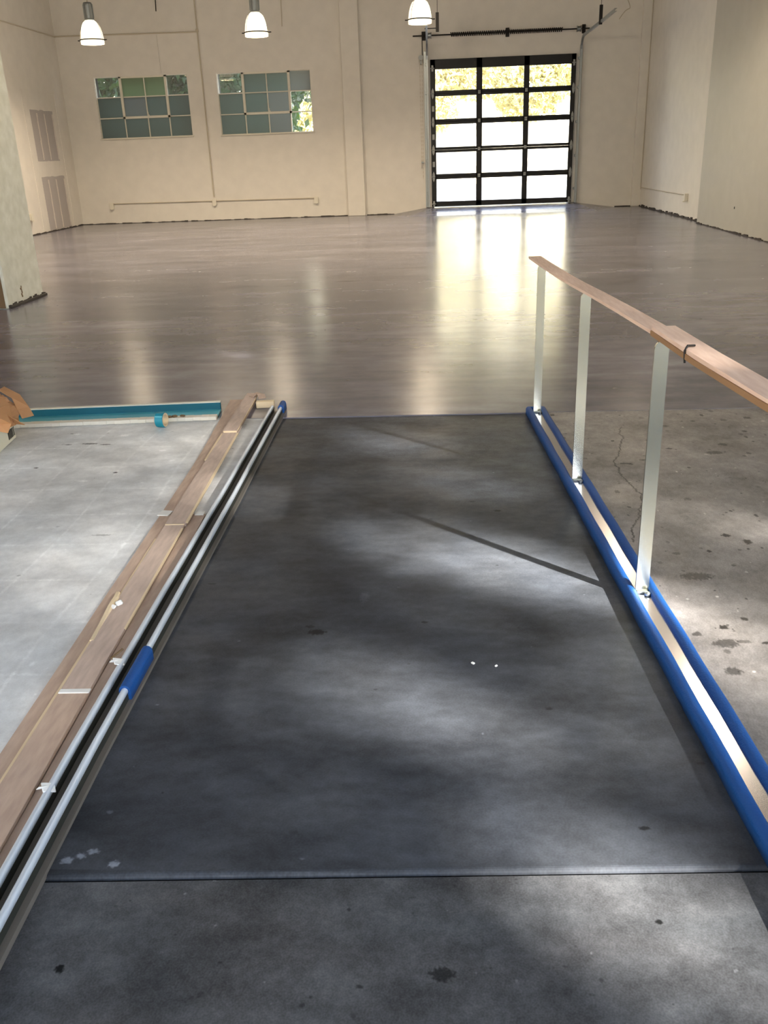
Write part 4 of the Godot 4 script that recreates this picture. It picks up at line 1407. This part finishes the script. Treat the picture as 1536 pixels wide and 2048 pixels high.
# ------------------------------------------------------------------ loose things on the floor
func build_small_things() -> void:
	# roll of teal tape
	var t := thing("tape_roll", "roll of teal masking tape standing on its edge on the pale slab", "tape roll", Vector3(-1.70, 0.046, -5.30))
	t.rotation.y = -0.15
	var ax := Basis(Vector3.FORWARD, PI * 0.5)
	var st := mb()
	lathe(st, [Vector2(0.038, -0.026), Vector2(0.046, -0.026), Vector2(0.0475, -0.022), Vector2(0.0475, 0.022), Vector2(0.046, 0.026), Vector2(0.038, 0.026)], 30, Vector3.ZERO, ax)
	obj("tape", st, mats.teal_tape, t)
	st = mb()
	lathe(st, [Vector2(0.034, -0.027), Vector2(0.044, -0.0272), Vector2(0.044, -0.026)], 30, Vector3.ZERO, ax)
	lathe(st, [Vector2(0.044, 0.0265), Vector2(0.044, 0.0272), Vector2(0.034, 0.027), Vector2(0.034, -0.027)], 30, Vector3.ZERO, ax)
	obj("core", st, mats.cream_wood, t)
	st = mb()
	box(st, Vector3(0.0, 0.030, 0.040), Vector3(0.05, 0.003, 0.012), 0.0008, Basis(Vector3.RIGHT, 0.9))
	obj("loose_end", st, mats.teal_light, t)
	# white carton with a crumpled paper bag on it
	var c := thing("carton", "white carton with a printed barcode at the pale slab's edge", "carton", Vector3(-2.735, 0, -4.93))
	c.rotation.y = 0.12
	st = mb()
	box(st, Vector3(0, 0.056, 0), Vector3(0.38, 0.112, 0.36), 0.004)
	obj("body", st, mats.carton, c)
	st = mb()
	var z := 0.0
	var r2 := RandomNumberGenerator.new()
	r2.seed = 5
	z = -0.165
	while z < -0.045:
		var w := r2.randf_range(0.003, 0.009)
		box(st, Vector3(0.191, 0.05, z + w * 0.5), Vector3(0.0012, 0.055, w))
		z += w + r2.randf_range(0.004, 0.009)
	obj("barcode", st, mats.ink, c)
	st = mb()
	box(st, Vector3(0, 0.1125, 0.0), Vector3(0.36, 0.003, 0.006))
	obj("lid_slot", st, mats.dark_grey, c)
	var b := thing("paper_bag", "crumpled brown paper bag heaped on the white carton", "paper bag", Vector3(-2.685, 0.118, -5.0))
	st = mb()
	var nz := noise(91, 0.9, 3, FastNoiseLite.TYPE_CELLULAR)
	var nz2 := noise(92, 0.6, 3)
	var P := func(i: int, j: int) -> Vector3:
		var th := PI * 0.5 * i / 12.0
		var ph := TAU * (j % 22) / 22.0
		var d := Vector3(cos(th) * cos(ph), sin(th), cos(th) * sin(ph))
		var r := 0.22 + 0.07 * nz.get_noise_3dv(d * 3.0) + 0.06 * nz2.get_noise_3dv(d * 4.0)
		return d * r * Vector3(1.15, 1.15, 0.9)
	for i in 12:
		for j in 22:
			var o: Vector3 = P.call(i, j) + P.call(i + 1, j + 1)
			quad(st, P.call(i, j), P.call(i, j + 1), P.call(i + 1, j + 1), P.call(i + 1, j), o)
	obj("crumpled_body", st, mats.kraft_paper, b)
	for q in [[Vector3(0.10, 0.18, 0.02), Vector3(0.17, 0.13, 0.05), Vector3(0.21, 0.07, 0.06), Vector3(0.225, 0.01, 0.02), 0.09], [Vector3(0.12, 0.17, 0.12), Vector3(0.2, 0.10, 0.15), Vector3(0.21, 0.05, 0.15), Vector3(0.2, 0.005, 0.17), 0.07], [Vector3(0.1, 0.2, -0.1), Vector3(0.18, 0.15, -0.1), Vector3(0.22, 0.08, -0.08), Vector3(0.25, 0.03, -0.06), 0.08]]:
		st = mb()
		sweep(st, [q[0], q[1], q[2], q[3]], rect_profile(q[4], 0.004))
		obj("folded_flap", st, mats.kraft_paper, b)
	# crumbs on the walkway
	for q in [["first of two white crumbs close together mid walkway, the larger one", 0.118, -2.505, 0.013], ["smaller white crumb close beside the larger one mid walkway", 0.192, -2.488, 0.010]]:
		st = mb()
		box(st, Vector3(q[1], -0.003, q[2]), Vector3(q[3], 0.006, q[3] * 0.7), 0.002, Basis(Vector3.UP, q[1] * 20.0))
		tag(obj("plaster_crumb", st, mats.white_tape), q[0], "crumb", "")
